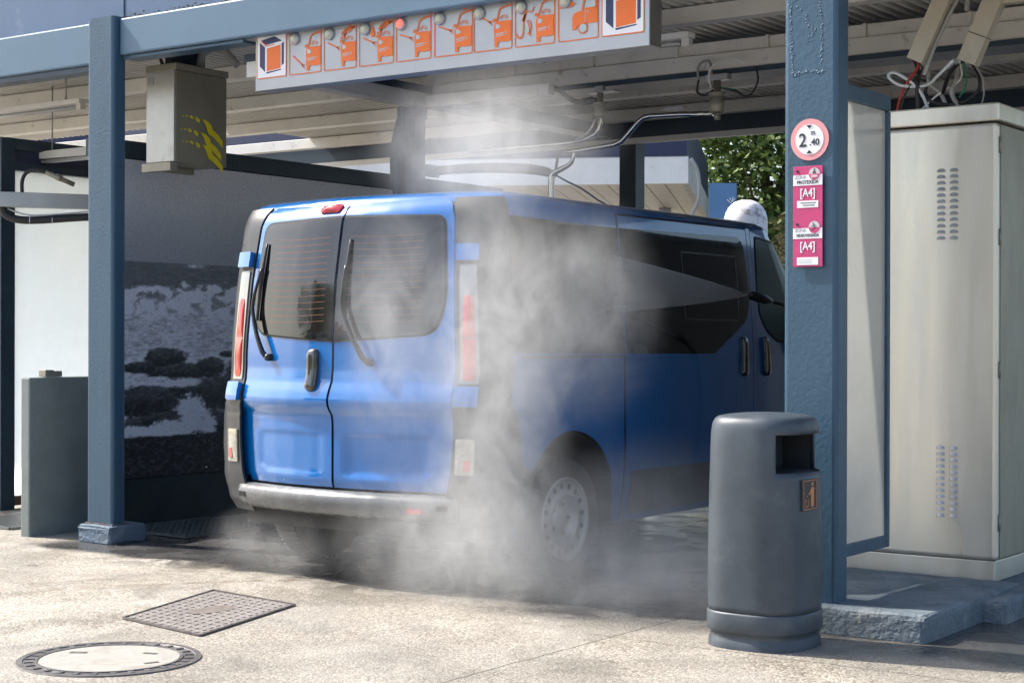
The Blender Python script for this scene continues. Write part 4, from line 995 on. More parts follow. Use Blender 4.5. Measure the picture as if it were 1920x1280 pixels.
for u in us:
    xb, yb = plan(u); zb = zbot(yb); col = []
    for k in range(8): col.append(W3(u, zb + (.80 - zb) * k / 8, -.028 if abs(xb) < .66 and k > 1 else 0))
    for z in ZF: col.append(W3(u, z, -.028 if abs(xb) < .66 and z < 1.9 else 0))
    top = W3(u, 1.985)
    cyy = VY + 1.75
    for z, ins in ROOF:
        k = max(0, 1 - ins / .93)
        x = VX + (top.x - VX) * k
        yk = max(.02, 1 - ins / (1.75 if top.y < cyy else 1.6))
        y = cyy + (top.y - cyy) * yk
        col.append(Vector((x, y, z)))
    seen.append([b.bm.verts.new(p) for p in col])
for a, c in zip(seen, seen[1:]):
    for k in range(len(a) - 1):
        f = b.bm.faces.new((a[k], c[k], c[k + 1], a[k + 1])); f.smooth = True
bmesh.ops.remove_doubles(b.bm, verts=b.bm.verts, dist=1e-4)
b.done('body', M['van_blue'], van)
# dark underbody, wheel wells
b = B(); b.box((VX - .80, VY + .18, .26), (VX + .80, VY + 4.5, .42))
for yc in (.815, 3.93):
    for s_ in (-1, 1):
        def wl(i, j, yc=yc, s_=s_):
            a = math.pi * i / 16; return Vector((VX + s_ * (.925 - .35 * j), VY + yc - .437 * math.cos(a), .36 + .437 * math.sin(a)))
        b.grid(wl, 17, 2)
        b.poly([(VX + s_ * .56, VY + yc - .437 * math.cos(math.pi * i / 16), .36 + .437 * math.sin(math.pi * i / 16)) for i in range(17)], (s_ * .01, 0, 0))
b.done('underbody', M['gap'], van, fix=False)
b = B(); b.tube([(VX - .7, VY + .815, .33), (VX + .7, VY + .815, .33)], .035, 10); b.done('rear_axle', M['gap'], van)

# wheels
for s_ in (1, -1):
    for yc in (.815, 3.93):
        wh = bpy.data.objects.new('wheel', None); COL.objects.link(wh); wh.parent = van; wh.location = (s_ * .925, yc, .33)
        cx_ = VX + s_ * .925; c = (cx_, VY + yc, .33); ax = (s_, 0, 0)
        t = B(); t.lathe([(.215, -.20), (.26, -.20), (.305, -.195), (.325, -.175), (.331, -.12), (.331, -.06), (.325, -.022), (.31, -.004), (.285, .004), (.255, .004), (.232, -.004), (.222, -.012)], c, ax, 56)
        for k in range(60):
            a = 2 * math.pi * k / 60
            t.obox((cx_ - s_ * .10, VY + yc + .330 * math.cos(a), .33 + .330 * math.sin(a)), (1, 0, 0), (0, math.cos(a), math.sin(a)), (0, -math.sin(a), math.cos(a)), .15, .008, .020)
        t.done('tyre', M['rubber'], wh)
        t = B(); t.lathe([(.224, -.012), (.222, -.002), (.214, .000), (.208, -.012), (.200, -.022), (.150, -.016), (.140, -.010), (.130, -.006), (.122, -.012), (.112, -.040), (.100, -.050), (.060, -.052), (.055, -.040), (.040, -.036), (0, -.034)], c, ax, 56); t.done('rim', M['rim'], wh)
        t = B()
        for k in range(16):
            a = 2 * math.pi * (k + .3) / 16; rr_ = .176
            cc = Vector((cx_ - s_ * .0175, VY + yc + rr_ * math.cos(a), .33 + rr_ * math.sin(a)))
            rad, tan = Vector((0, math.cos(a), math.sin(a))), Vector((0, -math.sin(a), math.cos(a)))
            t.poly([cc + rad * .017 * math.cos(q) + tan * .0135 * math.sin(q) for q in [2 * math.pi * v / 12 for v in range(12)]], (s_ * .001, 0, 0))
        t.done('vent_hole', M['gap'], wh)
        t = B()
        for k in range(5):
            a = 2 * math.pi * k / 5; t.lathe([(.011, 0), (.011, .014), (.006, .018), (0, .018)], (cx_ - s_ * .050, VY + yc + .08 * math.cos(a), .33 + .08 * math.sin(a)), ax, 8)
        t.done('wheel_bolt', M['rubber'], wh)

# rear doors
for s_ in (-1, 1):
    D = lambda pts: [(s_ * ux(p[0]), *p[1:]) for p in pts]
    gpatch('door_seal', M['gap'], van, s_ * ux(0.0), s_ * ux(.735), .495, 2.0, 40, 90, (lambda z: -.005 if .53 < z < 1.9 else .001), .001)
    def eg(z): return ux(itp(z, [(.5, .675), (.58, .695), (.8, .712), (1.2, .718), (1.7, .712), (1.9, .704), (1.97, .68), (2.02, .61)]))
    def inn(z): return ux(.008)
    if s_ > 0: dr = gpatch('rear_door', M['van_blue'], van, inn, eg, .508, 2.012, 30, 110, .006, .004)
    else: dr = gpatch('rear_door', M['van_blue'], van, lambda z: -eg(z), lambda z: -inn(z), .508, 2.012, 30, 110, .006, .004)
    wp = [(.009, 1.274), (.615, 1.312, .09), (.672, 1.50, .08), (.650, 1.905, .06), (.010, 1.918)]
    fr = [(.007, 1.264), (.625, 1.302, .09), (.683, 1.50, .08), (.661, 1.916, .065), (.007, 1.929)]
    rpatch('window_seal', M['gap'], dr, D(fr), .0102, .003, rings=10)
    gl = rpatch('rear_window', M['van_glass'], dr, D(wp), .0125, .003, rings=12)
    b = B()
    for k in range(14):
        z = 1.375 + k * .034
        def hl(i, j): return W3(s_ * ux(.07 + .47 * i / 12), z + .0022 * j - .006 * math.sin(math.pi * i / 12), .0132)
        b.grid(hl, 13, 2)
    b.done('heating_lines', M['heat_line'], gl)
    # wiper
    x0 = -.50 if s_ < 0 else .235
    armp = [(0, 1.19, .035), (-.02, 1.215, .045), (-.075, 1.30, .045), (-.125, 1.40, .045), (-.140, 1.46, .045), (-.133, 1.54, .042), (-.105, 1.66, .035)] if s_ < 0 else \
           [(0, 1.17, .035), (-.02, 1.195, .045), (-.085, 1.30, .045), (-.14, 1.40, .045), (-.158, 1.46, .045), (-.160, 1.54, .042), (-.155, 1.66, .035)]
    b = B(); b.tube([W3(ux(x0 + dx), z, o) for dx, z, o in armp], [.015, .015, .013, .012, .011, .009, .008], 8, 4)
    b.lathe([(.0, .028), (.014, .026), (.02, .018), (.02, -.03)], W3(ux(x0 + .012), armp[0][1] - .008, .02), (0, -1, 0), 14)
    wpr = b.done('wiper_arm', M['black'], dr)
    xb_ = (-.605, -.618) if s_ < 0 else (.082, .070)
    b = B(); b.tube([W3(ux(xb_[0]), 1.80, .022), W3(ux(xb_[0] - .002), 1.6, .026), W3(ux(xb_[1]), 1.38, .022)], [.006, .011, .006], 6, 5)
    b.grid(lambda i, j: W3(ux(xb_[0] + (xb_[1] - xb_[0]) * j / 10), 1.80 - .42 * j / 10, .014 + .012 * i), 2, 11)
    b.done('wiper_blade', M['rubber'], wpr)
# handle on the left rear door
def handle(name, u, z0, z1, w, parent, prot=.032, m_=None):
    o = rounded([(u - w / 2, z0, w * .42), (u + w / 2, z0, w * .42), (u + w / 2, z1, w * .42), (u - w / 2, z1, w * .42)], .02)
    c = Vector((u, (z0 + z1) / 2)); b = B(); rings = []
    for t, of in ((1, .004), (.98, prot * .6), (.9, prot * .9), (.7, prot), (.35, prot * 1.03)):
        rings.append([b.bm.verts.new(W3(*(c + (p - c) * t), of)) for p in o])
    n = len(o)
    for a, d_ in zip(rings, rings[1:]):
        for k in range(n): b.bm.faces.new((a[k], a[(k + 1) % n], d_[(k + 1) % n], d_[k])).smooth = True
    b.bm.faces.new(rings[-1]).smooth = True
    return b.done(name, m_ or M['black'], parent)
M['handle'] = mat('handle', (.02, .02, .02), .16, coat=1)
handle('door_handle', ux(-.133), 1.003, 1.232, .072, van, .036, M['handle'])
rpatch('brake_light', M['red_lens'], van, [(ux(-.198), 1.945, .018), (ux(-.045), 1.948, .018), (ux(-.045), 1.990, .018), (ux(-.195), 1.986, .018)], .016, .010, rings=5, dens=.02, bulge=.016)
# corner trims with lamps and hinges
for s_ in (-1, 1):
    def a0(z): return s_ * (ux(itp(z, [(.5, .687), (.58, .707), (.8, .724), (1.2, .730), (1.7, .724), (1.9, .716), (1.96, .70), (2.02, .67)])))
    def a1(z): return s_ * uy(itp(z, [(.33, .37), (.5, .375), (.60, .40), (.625, .34), (.66, .29), (.9, .275), (1.9, .275), (1.95, .26), (2.0, .22)]))
    ct = gpatch('corner_trim', M['van_plastic'], van, (lambda z: min(a0(z), a1(z))), (lambda z: max(a0(z), a1(z))), .335, 2.0, 18, 80, (lambda z: itp(z, [(.335, .01), (.40, .042), (.5, .052), (.86, .050), (.90, .042), (.945, .020), (1.0, .012)])), .012)
    uA, uB = ux(.748), ux(.842)
    q = lambda pts: [(s_ * a, *r_) for a, *r_ in pts]
    lh = rpatch('tail_light', M['lamp_house'], ct, q([(uA, 1.055, .01), (uB + .005, 1.055, .01), (uB - .004, 1.655, .015), (uA, 1.655, .015)]), .018, .008, dens=.03)
    rpatch('red_lens', M['red_lens'], lh, q([(uA + .018, 1.072, .028), (uB - .018, 1.072, .028), (uB - .016, 1.285, .003), (uA + .014, 1.285, .003)]), .021, .004, dens=.03, bulge=.005)
    rpatch('red_lens', M['red_lens'], lh, q([(uA + .014, 1.290, .003), (uB - .016, 1.290, .003), (uB - .024, 1.505, .03), (uA + .022, 1.505, .03)]), .021, .004, dens=.03, bulge=.005)
    for zc in (1.718, .993):
        rpatch('hinge', M['van_blue'], ct, q([(uA - .012, zc - .042, .008), (uB + .012, zc - .042, .008), (uB + .012, zc + .042, .008), (uA - .012, zc + .042, .008)]), .040, .03, dens=.03, rings=4)
    for zc in (1.668, 1.045):
        rpatch('joint', M['gap'], ct, q([(uA - .006, zc - .004), (uB + .006, zc - .004), (uB + .006, zc + .003), (uA - .006, zc + .003)]), .0135, .003, dens=.03, rings=2)
    fg = rpatch('fog_lamp', M['clear_lens'], ct, q([(ux(.735), .605, .012), (ux(.83), .605, .015), (ux(.83), .785, .02), (ux(.74), .785, .012)]), .060, .008, dens=.03, bulge=.004)
    rpatch('red_lens', M['red_lens'], fg, q([(ux(.78), .625, .005), (ux(.81), .625, .005), (ux(.81), .68, .005), (ux(.78), .68, .005)]), .0655, .003, dens=.02, rings=2)
# bumper
BP = [(.362, .012), (.368, .034), (.378, .052), (.405, .068), (.44, .074), (.470, .070), (.487, .056), (.496, .036), (.500, .014)]
b = B(); nU = 60; uE = ux(.755)
def bp(i, j):
    u = -uE + 2 * uE * i / (nU - 1); z, of = BP[j]
    xb, yb = plan(u)
    k = 1 if abs(xb) < .715 else max(.55, 1 - ((abs(xb) - .715) / .055) ** 2 * .45)
    return W3(u, z, of * k + .010)
V = b.grid(bp, nU, len(BP))
for e_ in (0, nU - 1): b.bm.faces.new([V[j][e_] for j in range(len(BP))])
bu_ = b.done('bumper', M['bumper_plastic'], van)
for s_ in (-1, 1):
    if s_ > 0: rpatch('reflector', M['red_lens'], bu_, [(s_ * ux(.49), .405, .004), (s_ * ux(.57), .405, .004), (s_ * ux(.57), .432, .004), (s_ * ux(.49), .432, .004)], .0865, .01, rings=2)
    gpatch('step_notch', M['gap'], bu_, s_ * ux(.65) if s_ > 0 else -ux(.71), s_ * ux(.71) if s_ > 0 else -ux(.65), .425, .462, 5, 3, .0865, .004)
b = B(); b.grid(lambda i, j: W3(-uE + 2 * uE * i / 50, .360 - .02 * j, .022 - .06 * j), 51, 2); b.done('bumper_skirt', M['van_plastic'], van)

# flanks
def strip(s_, y0, y1, z0, z1, off=.0025, nm='panel_gap', n=30, m_='gap', par=None):
    yl_, yr = (y0, y1)
    ua, ub = s_ * uy(y0), s_ * uy(y1)
    if ua > ub: ua, ub = ub, ua
    return gpatch(nm, M[m_], par or van, ua, ub, z0, z1, max(2, int((y1 - y0) / .08) + 2), max(2, int((z1 - z0) / .06) + 2), off, .002)
for s_ in (1, -1):
    rpatch('quarter_window', M['van_glass'], van, [(.285, 1.216), (1.335, 1.206), (1.335, 1.902), (.285, 1.912)], .007, .006, rings=12, side=s_)
    sd = strip(s_, 1.352, 2.874, .305, 1.975, .006, 'sliding_door', m_='van_blue')
    rpatch('door_window', M['van_glass'], sd, [(1.358, 1.206), (2.36, 1.198, .03), (2.80, 1.40, .08), (2.862, 1.56, .06), (2.812, 1.925, .10), (1.358, 1.903)], .011, .005, rings=14, side=s_)
    # opening sash in the sliding door window
    for (ya, yb2, za, zb2) in ((2.02, 2.70, 1.795, 1.803), (2.02, 2.70, 1.400, 1.406), (2.02, 2.028, 1.40, 1.80), (2.69, 2.70, 1.40, 1.80)):
        strip(s_, ya, yb2, za, zb2, .0135, 'sash_frame', m_='van_plastic', par=sd)
    for y_, z0_, z1_ in ((1.343, .29, 1.985), (2.880, .29, 2.0), (2.935, .29, 2.0)): strip(s_, y_ - .004, y_ + .005, z0_, z1_)
    strip(s_, 2.8845, 2.931, .30, 1.985, .0042, 'pillar_trim', m_='van_blue')
    strip(s_, 1.34, 2.76, 1.978, 1.986, .0035)
    strip(s_, .35, 1.33, 1.186, 1.196, .004, 'rail_slot')
    rpatch('rail_cover', M['van_plastic'], van, [(1.42, 1.204), (1.58, 1.204), (1.575, 1.25, .03), (1.44, 1.262, .03)], .0125, .004, rings=3, side=s_)
    strip(s_, 1.40, 2.83, .312, .552, .016, 'side_moulding', m_='van_plastic')
    strip(s_, 2.98, 3.46, .312, .552, .012, 'side_moulding', m_='van_plastic')
    handle('door_handle', s_ * uy(2.742), 1.055, 1.302, .056, van, .034, M['handle'])
    handle('door_handle', s_ * uy(3.075), 1.052, 1.302, .056, van, .034, M['handle'])
    fdw = [(3.015, 1.60), (3.035, 1.45, .03), (3.16, 1.35, .04), (3.35, 1.285, .03), (4.36, 1.25, .03), (4.42, 1.33, .03), (4.28, 1.90, .03), (3.12, 1.925, .08)]
    rpatch('window_seal', M['gap'], van, [(2.998, 1.60), (3.02, 1.44, .03), (3.15, 1.335, .04), (3.34, 1.268, .03), (4.38, 1.232, .03), (4.445, 1.33, .03), (4.30, 1.918, .03), (3.105, 1.945, .09)], .003, .003, rings=12, side=s_)
    rpatch('door_window', M['front_glass'], van, fdw, .007, .005, rings=12, side=s_)
    # front lamps and mirror
    hu = [(s_ * (UT - .86), .72, .03), (s_ * (UT - .50), .74, .03), (s_ * (UT - .60), .95, .03), (s_ * (UT - .86), 1.0, .04)]
    rpatch('headlight', M['clear_lens'], van, hu, .008, .006, dens=.04)
    mp_ = W3(s_ * uy(4.05), 1.22, .02)
    b = B(); b.box((mp_.x + (0 if s_ > 0 else -.20), mp_.y - .05, 1.20), (mp_.x + (.20 if s_ > 0 else 0), mp_.y + .06, 1.50), .03, 3); b.done('mirror', M['van_plastic'], van)
rpatch('windscreen', M['van_glass'], van, [(UT - .66, 1.14, .05), (UT + 0.0, 1.12), (UT - .0001, 1.93), (UT - .58, 1.92, .05)], .006, .005, rings=10)
rpatch('windscreen', M['van_glass'], van, [(-UT + .66, 1.14, .05), (-UT + 0.0001, 1.12), (-UT + .0001, 1.93), (-UT + .58, 1.92, .05)], .006, .005, rings=10)
gpatch('front_bumper', M['van_plastic'], van, UT - .95, UT, .33, .60, 16, 6, .02, .02); gpatch('front_bumper', M['van_plastic'], van, -UT, -UT + .95, .33, .60, 16, 6, .02, .02)

# ------------------------------------------------------------------ pressure lance
ln_ = empty('pressure_lance', (3.9, 1.49, 1.538), 'black pressure washer lance spraying the van side, beside the right pillar', 'lance')
N0, N1 = Vector((3.9, 1.49, 1.538)), Vector((4.06, 2.55, 1.375)); dn = (N1 - N0).normalized()
b = B(); b.tube([N0, N0 + dn * .015, N0 + dn * .03, N0 + dn * .15, N0 + dn * .20, N0 + dn * .22], [.010, .016, .026, .027, .018, .012], 14); b.done('nozzle', M['black'], ln_)
b = B(); b.tube([N0 + dn * .2, N1], .010, 10); b.done('lance_tube', M['cable_black'], ln_)
b = B(); b.tube([N1, N1 + dn * .12, N1 + dn * .3 + Vector((0, 0, -.05))], [.018, .022, .02], 10); b.tube([N1 + dn * .25, N1 + dn * .3 + Vector((0, .05, -.3)), N1 + dn * .3 + Vector((.1, .2, -.9)), Vector((4.4, 3.2, .02))], .011, 8, 6); b.done('grip', M['cable_black'], ln_)

# ------------------------------------------------------------------ background
# far forecourt canopy
C0 = Vector((-4.11, 14.9, 0)); fd = Vector((-.894, -.448, 0)); dd = Vector((-.448, .894, 0)); UPV = Vector((0, 0, 1))
fc = empty('forecourt_canopy', C0, 'white and navy forecourt canopy seen behind the wash bay', 'canopy')
def cb_(p0, lx, ly, z0, z1, nm, m_, bev=0, par=None):
    c = C0 + fd * (p0[0] + lx / 2) + dd * (p0[1] + ly / 2) + UPV * (z0 + z1) / 2
    b = B(); b.obox(c, fd, dd, UPV, lx, ly, z1 - z0, bev); return b.done(nm, m_, par or fc)
cb_((0, 0), 13, .10, 3.63, 4.03, 'white_fascia', M['white_paint'])
cb_((.02, .02), 13, .08, 4.04, 4.75, 'navy_fascia', M['navy'])
cb_((-.02, -.01), 13, .02, 4.032, 4.038, 'trim', M['alu'])
cb_((0, .10), .10, 8, 3.63, 4.03, 'white_fascia', mat('side_dirty', (.5, .49, .44), .6, var=.2, stain=(.2, .2, .12), sscale=5, sthr=.5))
cb_((.02, .10), .08, 8, 4.04, 4.75, 'navy_fascia', M['navy'])
b = B()
for k in range(44):
    c = C0 + fd * (.10 + .30 * k + .15) + dd * 4.1 + UPV * 3.70; b.obox(c, fd, dd, UPV, .285, 7.98, .02)
b.done('soffit', M['soffit'], fc)
cb_((.1, .1), 12.9, 8, 3.73, 3.9, 'roof_slab', M['gap'])
cb_((.6, 5.5), .22, .22, 0, 3.68, 'post', M['grey_steel']); cb_((9, 5.5), .3, .3, 0, 3.68, 'post', M['grey_steel'])
b = B(); p_ = C0 + fd * (.0) - dd * .05
b.tube([p_ + UPV * 4.0 - fd * .04, p_ - fd * .14 + UPV * 3.8, p_ - fd * .17 + UPV * 3.45, p_ - fd * .08 + UPV * 3.2, p_ + UPV * 3.05], .03, 8, 4); b.done('downpipe', M['cable_grey'], fc)
bs_ = empty('blue_sign', (-3.6, 15.4, 0), 'small blue sign on a post beside the forecourt canopy corner', 'sign')
b = B(); b.obox((-3.74, 15.3, 3.36), (.813, .582, 0), (-.582, .813, 0), (0, 0, 1), .42, .05, .56, .01); b.done('panel', mat('sign_blue', (.10, .22, .42), .4), bs_)
b = B(); b.obox((-3.74, 15.35, 1.55), (.813, .582, 0), (-.582, .813, 0), (0, 0, 1), .07, .05, 3.1); b.done('post', M['grey_steel'], bs_)
b = B(); o_ = Vector((-3.62, 15.335, 3.36)) ; rx_ = Vector((.813, .582, 0)); fy_ = Vector((.582, -.813, 0)) * .028
for (a0, c0, a1, c1) in ((-.06, .03, .0, -.03), (0, -.03, .06, .05), (-.02, .06, .01, 0), (.03, .07, .02, 0), (-.05, -.10, .05, -.10)):
    p, q = o_ + rx_ * a0 + UPV * c0 + fy_, o_ + rx_ * a1 + UPV * c1 + fy_; b.tube([p, q], .006, 6)
b.done('emblem', M['white_vinyl'], bs_)
# white domed tank
tk = empty('domed_tank', (-.13, 9.15, 0), 'white domed tank with peeling paint behind the van roof', 'tank')
b = B(); b.lathe([(.235, 0), (.235, 2.56), (.232, 2.60), (.215, 2.66), (.18, 2.72), (.13, 2.765), (.07, 2.79), (0, 2.797)], (-.13, 9.15, 0), n=40)
b.done('tank_shell', mat('peeling', (.80, .76, .76), .7, var=.05, stain=(.25, .2, .17), sscale=9, sthr=.50, samt=.8, bump=.3, bscale=30), tk)
b = B(); b.lathe([(.25, 0), (.25, .08), (.236, .08)], (-.13, 9.15, 0), n=40); b.lathe([(.2362, 1.2), (.242, 1.21), (.242, 1.25), (.2362, 1.26)], (-.13, 9.15, 0), n=40); b.done('tank_band', M['grey_steel'], tk)

def tree(name, label, base, h, crown, nclump, nleaf, lm, ls, trunk_r=.18, cat='tree', grp=None):
    t = empty(name, base, label, cat, grp); bx, by = base[0], base[1]
    rnd = random.Random(int(bx * 100) + 5)
    b = B(); top = Vector((bx, by, crown[2]))
    b.tube([(bx, by, 0), (bx + .05, by, crown[2] * .4), (bx - .08, by + .05, crown[2] * .75), top], [trunk_r * 1.3, trunk_r, trunk_r * .75, trunk_r * .4], 10, 3)
    clumps = []
    for k in range(nclump):
        while True:
            v = Vector((rnd.uniform(-1, 1), rnd.uniform(-1, 1), rnd.uniform(-1, 1)))
            if .35 < v.length < 1: break
        c = Vector((crown[0] + v.x * crown[3], crown[1] + v.y * crown[3], crown[2] + v.z * crown[4])); clumps.append(c)
        if k < 26:
            s0 = Vector((bx, by, max(.3, min(c.z - .3, crown[2] * rnd.uniform(.3, .85))))); b.tube([s0, (s0 + c) / 2 + Vector((0, 0, .15)), c], [trunk_r * .4, trunk_r * .22, trunk_r * .08], 6, 2)
    b.done('trunk', M['bark'], t)
    vs, fs = [], []
    for c in clumps:
        cr = rnd.uniform(.10, .24) * crown[3] + .12
        for q in range(nleaf):
            d = Vector((rnd.gauss(0, 1), rnd.gauss(0, 1), rnd.gauss(0, .8))).normalized() * cr * rnd.uniform(.55, 1.08)
            p = c + d; a = Vector((rnd.uniform(-1, 1), rnd.uniform(-1, 1), rnd.uniform(-.6, .6))).normalized(); nn = (d.normalized() + Vector((rnd.uniform(-.8, .8), rnd.uniform(-.8, .8), rnd.uniform(-.3, 1)))).normalized()
            w = nn.cross(a).normalized(); s_ = ls * rnd.uniform(.6, 1.3)
            i0 = len(vs); vs += [p - a * s_, p + w * s_ * .45, p + a * s_, p - w * s_ * .45]; fs.append((i0, i0 + 1, i0 + 2, i0 + 3))
    me = bpy.data.meshes.new('crown'); me.from_pydata([v - t.location for v in vs], [], fs); me.materials.append(lm)
    o = bpy.data.objects.new('crown', me); COL.objects.link(o); o.parent = t
tree('leafy_tree', 'large dark green leafy tree between the forecourt canopy and right pillar', (-7.6, 24.5, 0), 9, (-7.6, 24.5, 4.6, 2.3, 3.4), 330, 70, M['leaf'], .10)
tree('leafy_tree', 'dark green tree further right behind the right pillar', (-3.0, 26.5, 0), 9, (-3.0, 26.5, 4.6, 2.6, 3.2), 190, 55, M['leaf'], .09)
tree('dry_bush', 'tall yellowish dry bush beside the white domed tank', (-2.6, 17.0, 0), 4, (-2.6, 17.0, 2.2, .95, 1.75), 110, 60, M['leaf_dry'], .05, .06, 'bush')
# pale low building and hill far off at the left, seen through the frosted glass
def far_hill():
    b = B(); rnd = random.Random(3)
    prof = [(-260 + 20 * k, 7 + 6 * math.sin(k * .7) + rnd.uniform(0, 3)) for k in range(24)]
    def f(i, j): 
        x, h = prof[i]; return Vector((x, 190 + j * 14 + .1 * x, -1 + h * math.sin(math.pi * j / 6)))
    b.grid(f, len(prof), 7); o = b.done('hill', mat('hill', (.06, .085, .05), .9, var=.3, vscale=.08)); o['kind'] = 'structure'

# houses and trees across the street, behind the camera (they show in the van's glass and paint)
def house(x, y, w, d, h, m_, label):
    t = empty('house', (x, y, 0), label, 'house'); b = B(); b.box((x, y, 0), (x + w, y + d, h)); b.done('wall', m_, t)
    b = B(); b.poly([(x - .3, y + d + .3, h), (x + w + .3, y + d + .3, h), (x + w / 2, y + d + .3, h + w * .22)], (0, -d - .6, 0)); b.done('roof', mat('roof_tile', (.30, .12, .07), .8, var=.2), t)
    for k in range(3):
        for j in range(2):
            b = B(); xx = x + w * (.14 + .29 * k); b.box((xx, y + d, 1.0 + 3 * j), (xx + .14 * w, y + d + .04, 2.4 + 3 * j)); b.done('window', M['van_glass'], t)
house(-40, -42, 13, 9, 6.5, M['white_paint'], 'white house across the street, left one')
house(2, -36, 11, 9, 6.5, M['cream'], 'cream house across the street, right one')
tree('leafy_tree', 'tree across the street behind the viewer', (-20, -20, 0), 8, (-20, -20, 4.5, 3, 3), 60, 40, M['leaf'], .16)

# ------------------------------------------------------------------ steam and spray
def volmat(name, build, color=(.97, .975, .98), aniso=.2, step=.3):
    m = bpy.data.materials.new(name); m.use_nodes = True
    nt = m.node_tree; N = nt.nodes; L = nt.links; N.remove(N['Principled BSDF'])
    pv = N.new('ShaderNodeVolumePrincipled'); pv.inputs['Color'].default_value = (*color, 1); pv.inputs['Anisotropy'].default_value = aniso
    tc = N.new('ShaderNodeTexCoord')
    d = build(N, L, tc.outputs['Object']); L.new(d, pv.inputs['Density']); L.new(pv.outputs[0], N['Material Output'].inputs['Volume'])
    m.cycles.volume_step_rate = step
    return m
def nmath(N, L, op, a, b_=None):
    n = N.new('ShaderNodeMath'); n.operation = op
    for i, k in enumerate((a, b_)):
        if k is None: continue
        if isinstance(k, (int, float)): n.inputs[i].default_value = k
        else: L.new(k, n.inputs[i])
    return n.outputs[0]
def nmr(N, L, x, a, b_, c, d, sm_=True):
    n = N.new('ShaderNodeMapRange'); L.new(x, n.inputs[0]); n.interpolation_type = 'SMOOTHSTEP' if sm_ else 'LINEAR'
    for i, k in enumerate((a, b_, c, d)): n.inputs[i + 1].default_value = k
    return n.outputs[0]
SO = Vector((3.3, -.1, 1.4))      # origin of the cloud object
BLOBS = [  # centre, radii, strength
    ((3.35, -.40, .28), (.95, .50, .55), 1.7),
    ((3.58, -.50, 1.05), (.42, .46, 1.30), 1.7),
    ((3.25, -.10, 2.27), (.80, .60, .48), 1.1),
    ((3.82, -.10, 1.40), (.38, .65, .70), 1.2),
    ((3.95, .20, .40), (.60, 1.05, .50), .55),
    ((3.10, -.68, 1.30), (.50, .28, .85), .8),
    ((2.10, -.35, .18), (.70, .35, .26), .6),
    ((4.1, .2, .12), (1.0, 1.2, .32), 1.1),
]
def cloud(N, L, v):
    tot = None
    for c, r, s_ in BLOBS:
        sb = N.new('ShaderNodeVectorMath'); sb.operation = 'SUBTRACT'; L.new(v, sb.inputs[0]); sb.inputs[1].default_value = Vector(c) - SO
        dv_ = N.new('ShaderNodeVectorMath'); dv_.operation = 'DIVIDE'; L.new(sb.outputs[0], dv_.inputs[0]); dv_.inputs[1].default_value = r
        ln2 = N.new('ShaderNodeVectorMath'); ln2.operation = 'LENGTH'; L.new(dv_.outputs[0], ln2.inputs[0])
        f = nmr(N, L, ln2.outputs['Value'], 0, 1, s_, 0)
        tot = f if tot is None else nmath(N, L, 'ADD', tot, f)
    mp = N.new('ShaderNodeMapping'); mp.inputs['Scale'].default_value = (1.5, 1.5, 1.15); mp.inputs['Rotation'].default_value = (.3, .25, .2); L.new(v, mp.inputs[0])
    n = N.new('ShaderNodeTexNoise'); n.inputs['Scale'].default_value = 3.0; n.inputs['Detail'].default_value = 7; n.inputs['Roughness'].default_value = .74; n.inputs['Distortion'].default_value = .9; L.new(mp.outputs[0], n.inputs['Vector'])
    a = nmr(N, L, n.outputs[0], .30, .74, .10, 2.6)
    return nmath(N, L, 'MULTIPLY', tot, a)
M['steam'] = volmat('steam', cloud, step=.4)
b = B(); b.box((1.0, -1.32, .012), (5.0, 1.95, 2.80))
bmesh.ops.translate(b.bm, verts=b.bm.verts, vec=-SO)
st = b.done('steam_cloud', M['steam']); st.location = SO
tag(st, 'white steam billowing round the right rear corner of the blue van', 'steam', kind='stuff')

# spray fan from the lance nozzle
e0, e1 = Vector((3.50, .66, 1.745)), Vector((3.50, .60, 1.425))
ax_ = ((e0 + e1) / 2 - N0); LEN = ax_.length; ax_ = ax_.normalized()
zz = (e0 - e1).normalized(); zz = (zz - ax_ * zz.dot(ax_)).normalized(); tt = ax_.cross(zz)
b = B(); hw = (e0 - e1).length / 2
def fan(i, j):
    t = .01 + .99 * (j / 12); a = 2 * math.pi * i / 28; w = t ** .82
    return Vector((LEN * t, .055 * t * math.sin(a), hw * w * math.cos(a)))
V = b.grid(fan, 28, 13, closed_u=True)
b.bm.faces.new(V[0][::-1]); b.bm.faces.new(V[-1])
def jet(N, L, v):
    sx = N.new('ShaderNodeSeparateXYZ'); L.new(v, sx.inputs[0])
    xx = nmath(N, L, 'MAXIMUM', sx.outputs[0], .03)
    ang = nmath(N, L, 'DIVIDE', sx.outputs[2], xx)
    cx_ = N.new('ShaderNodeCombineXYZ'); L.new(nmath(N, L, 'MULTIPLY', ang, 22), cx_.inputs[0]); L.new(nmath(N, L, 'MULTIPLY', sx.outputs[0], 1.6), cx_.inputs[1])
    n = N.new('ShaderNodeTexNoise'); n.inputs['Scale'].default_value = 1.4; n.inputs['Detail'].default_value = 5; L.new(cx_.outputs[0], n.inputs['Vector'])
    st_ = nmr(N, L, n.outputs[0], .3, .7, .55, 1.5)
    d = nmath(N, L, 'DIVIDE', 75, xx)
    fade = nmr(N, L, sx.outputs[0], LEN * .60, LEN, 1, .10)
    edge = nmr(N, L, nmath(N, L, 'ABSOLUTE', nmath(N, L, 'DIVIDE', ang, hw / LEN)), .55, 1.35, 1, 1.3)
    return nmath(N, L, 'MULTIPLY', nmath(N, L, 'MULTIPLY', nmath(N, L, 'MULTIPLY', d, fade), st_), edge)
M['spray'] = volmat('spray', jet, step=.4)
sp = b.done('water_spray', M['spray']); Mx = Matrix((ax_, tt, zz)).transposed().to_4x4(); Mx.translation = N0; sp.matrix_world = Mx
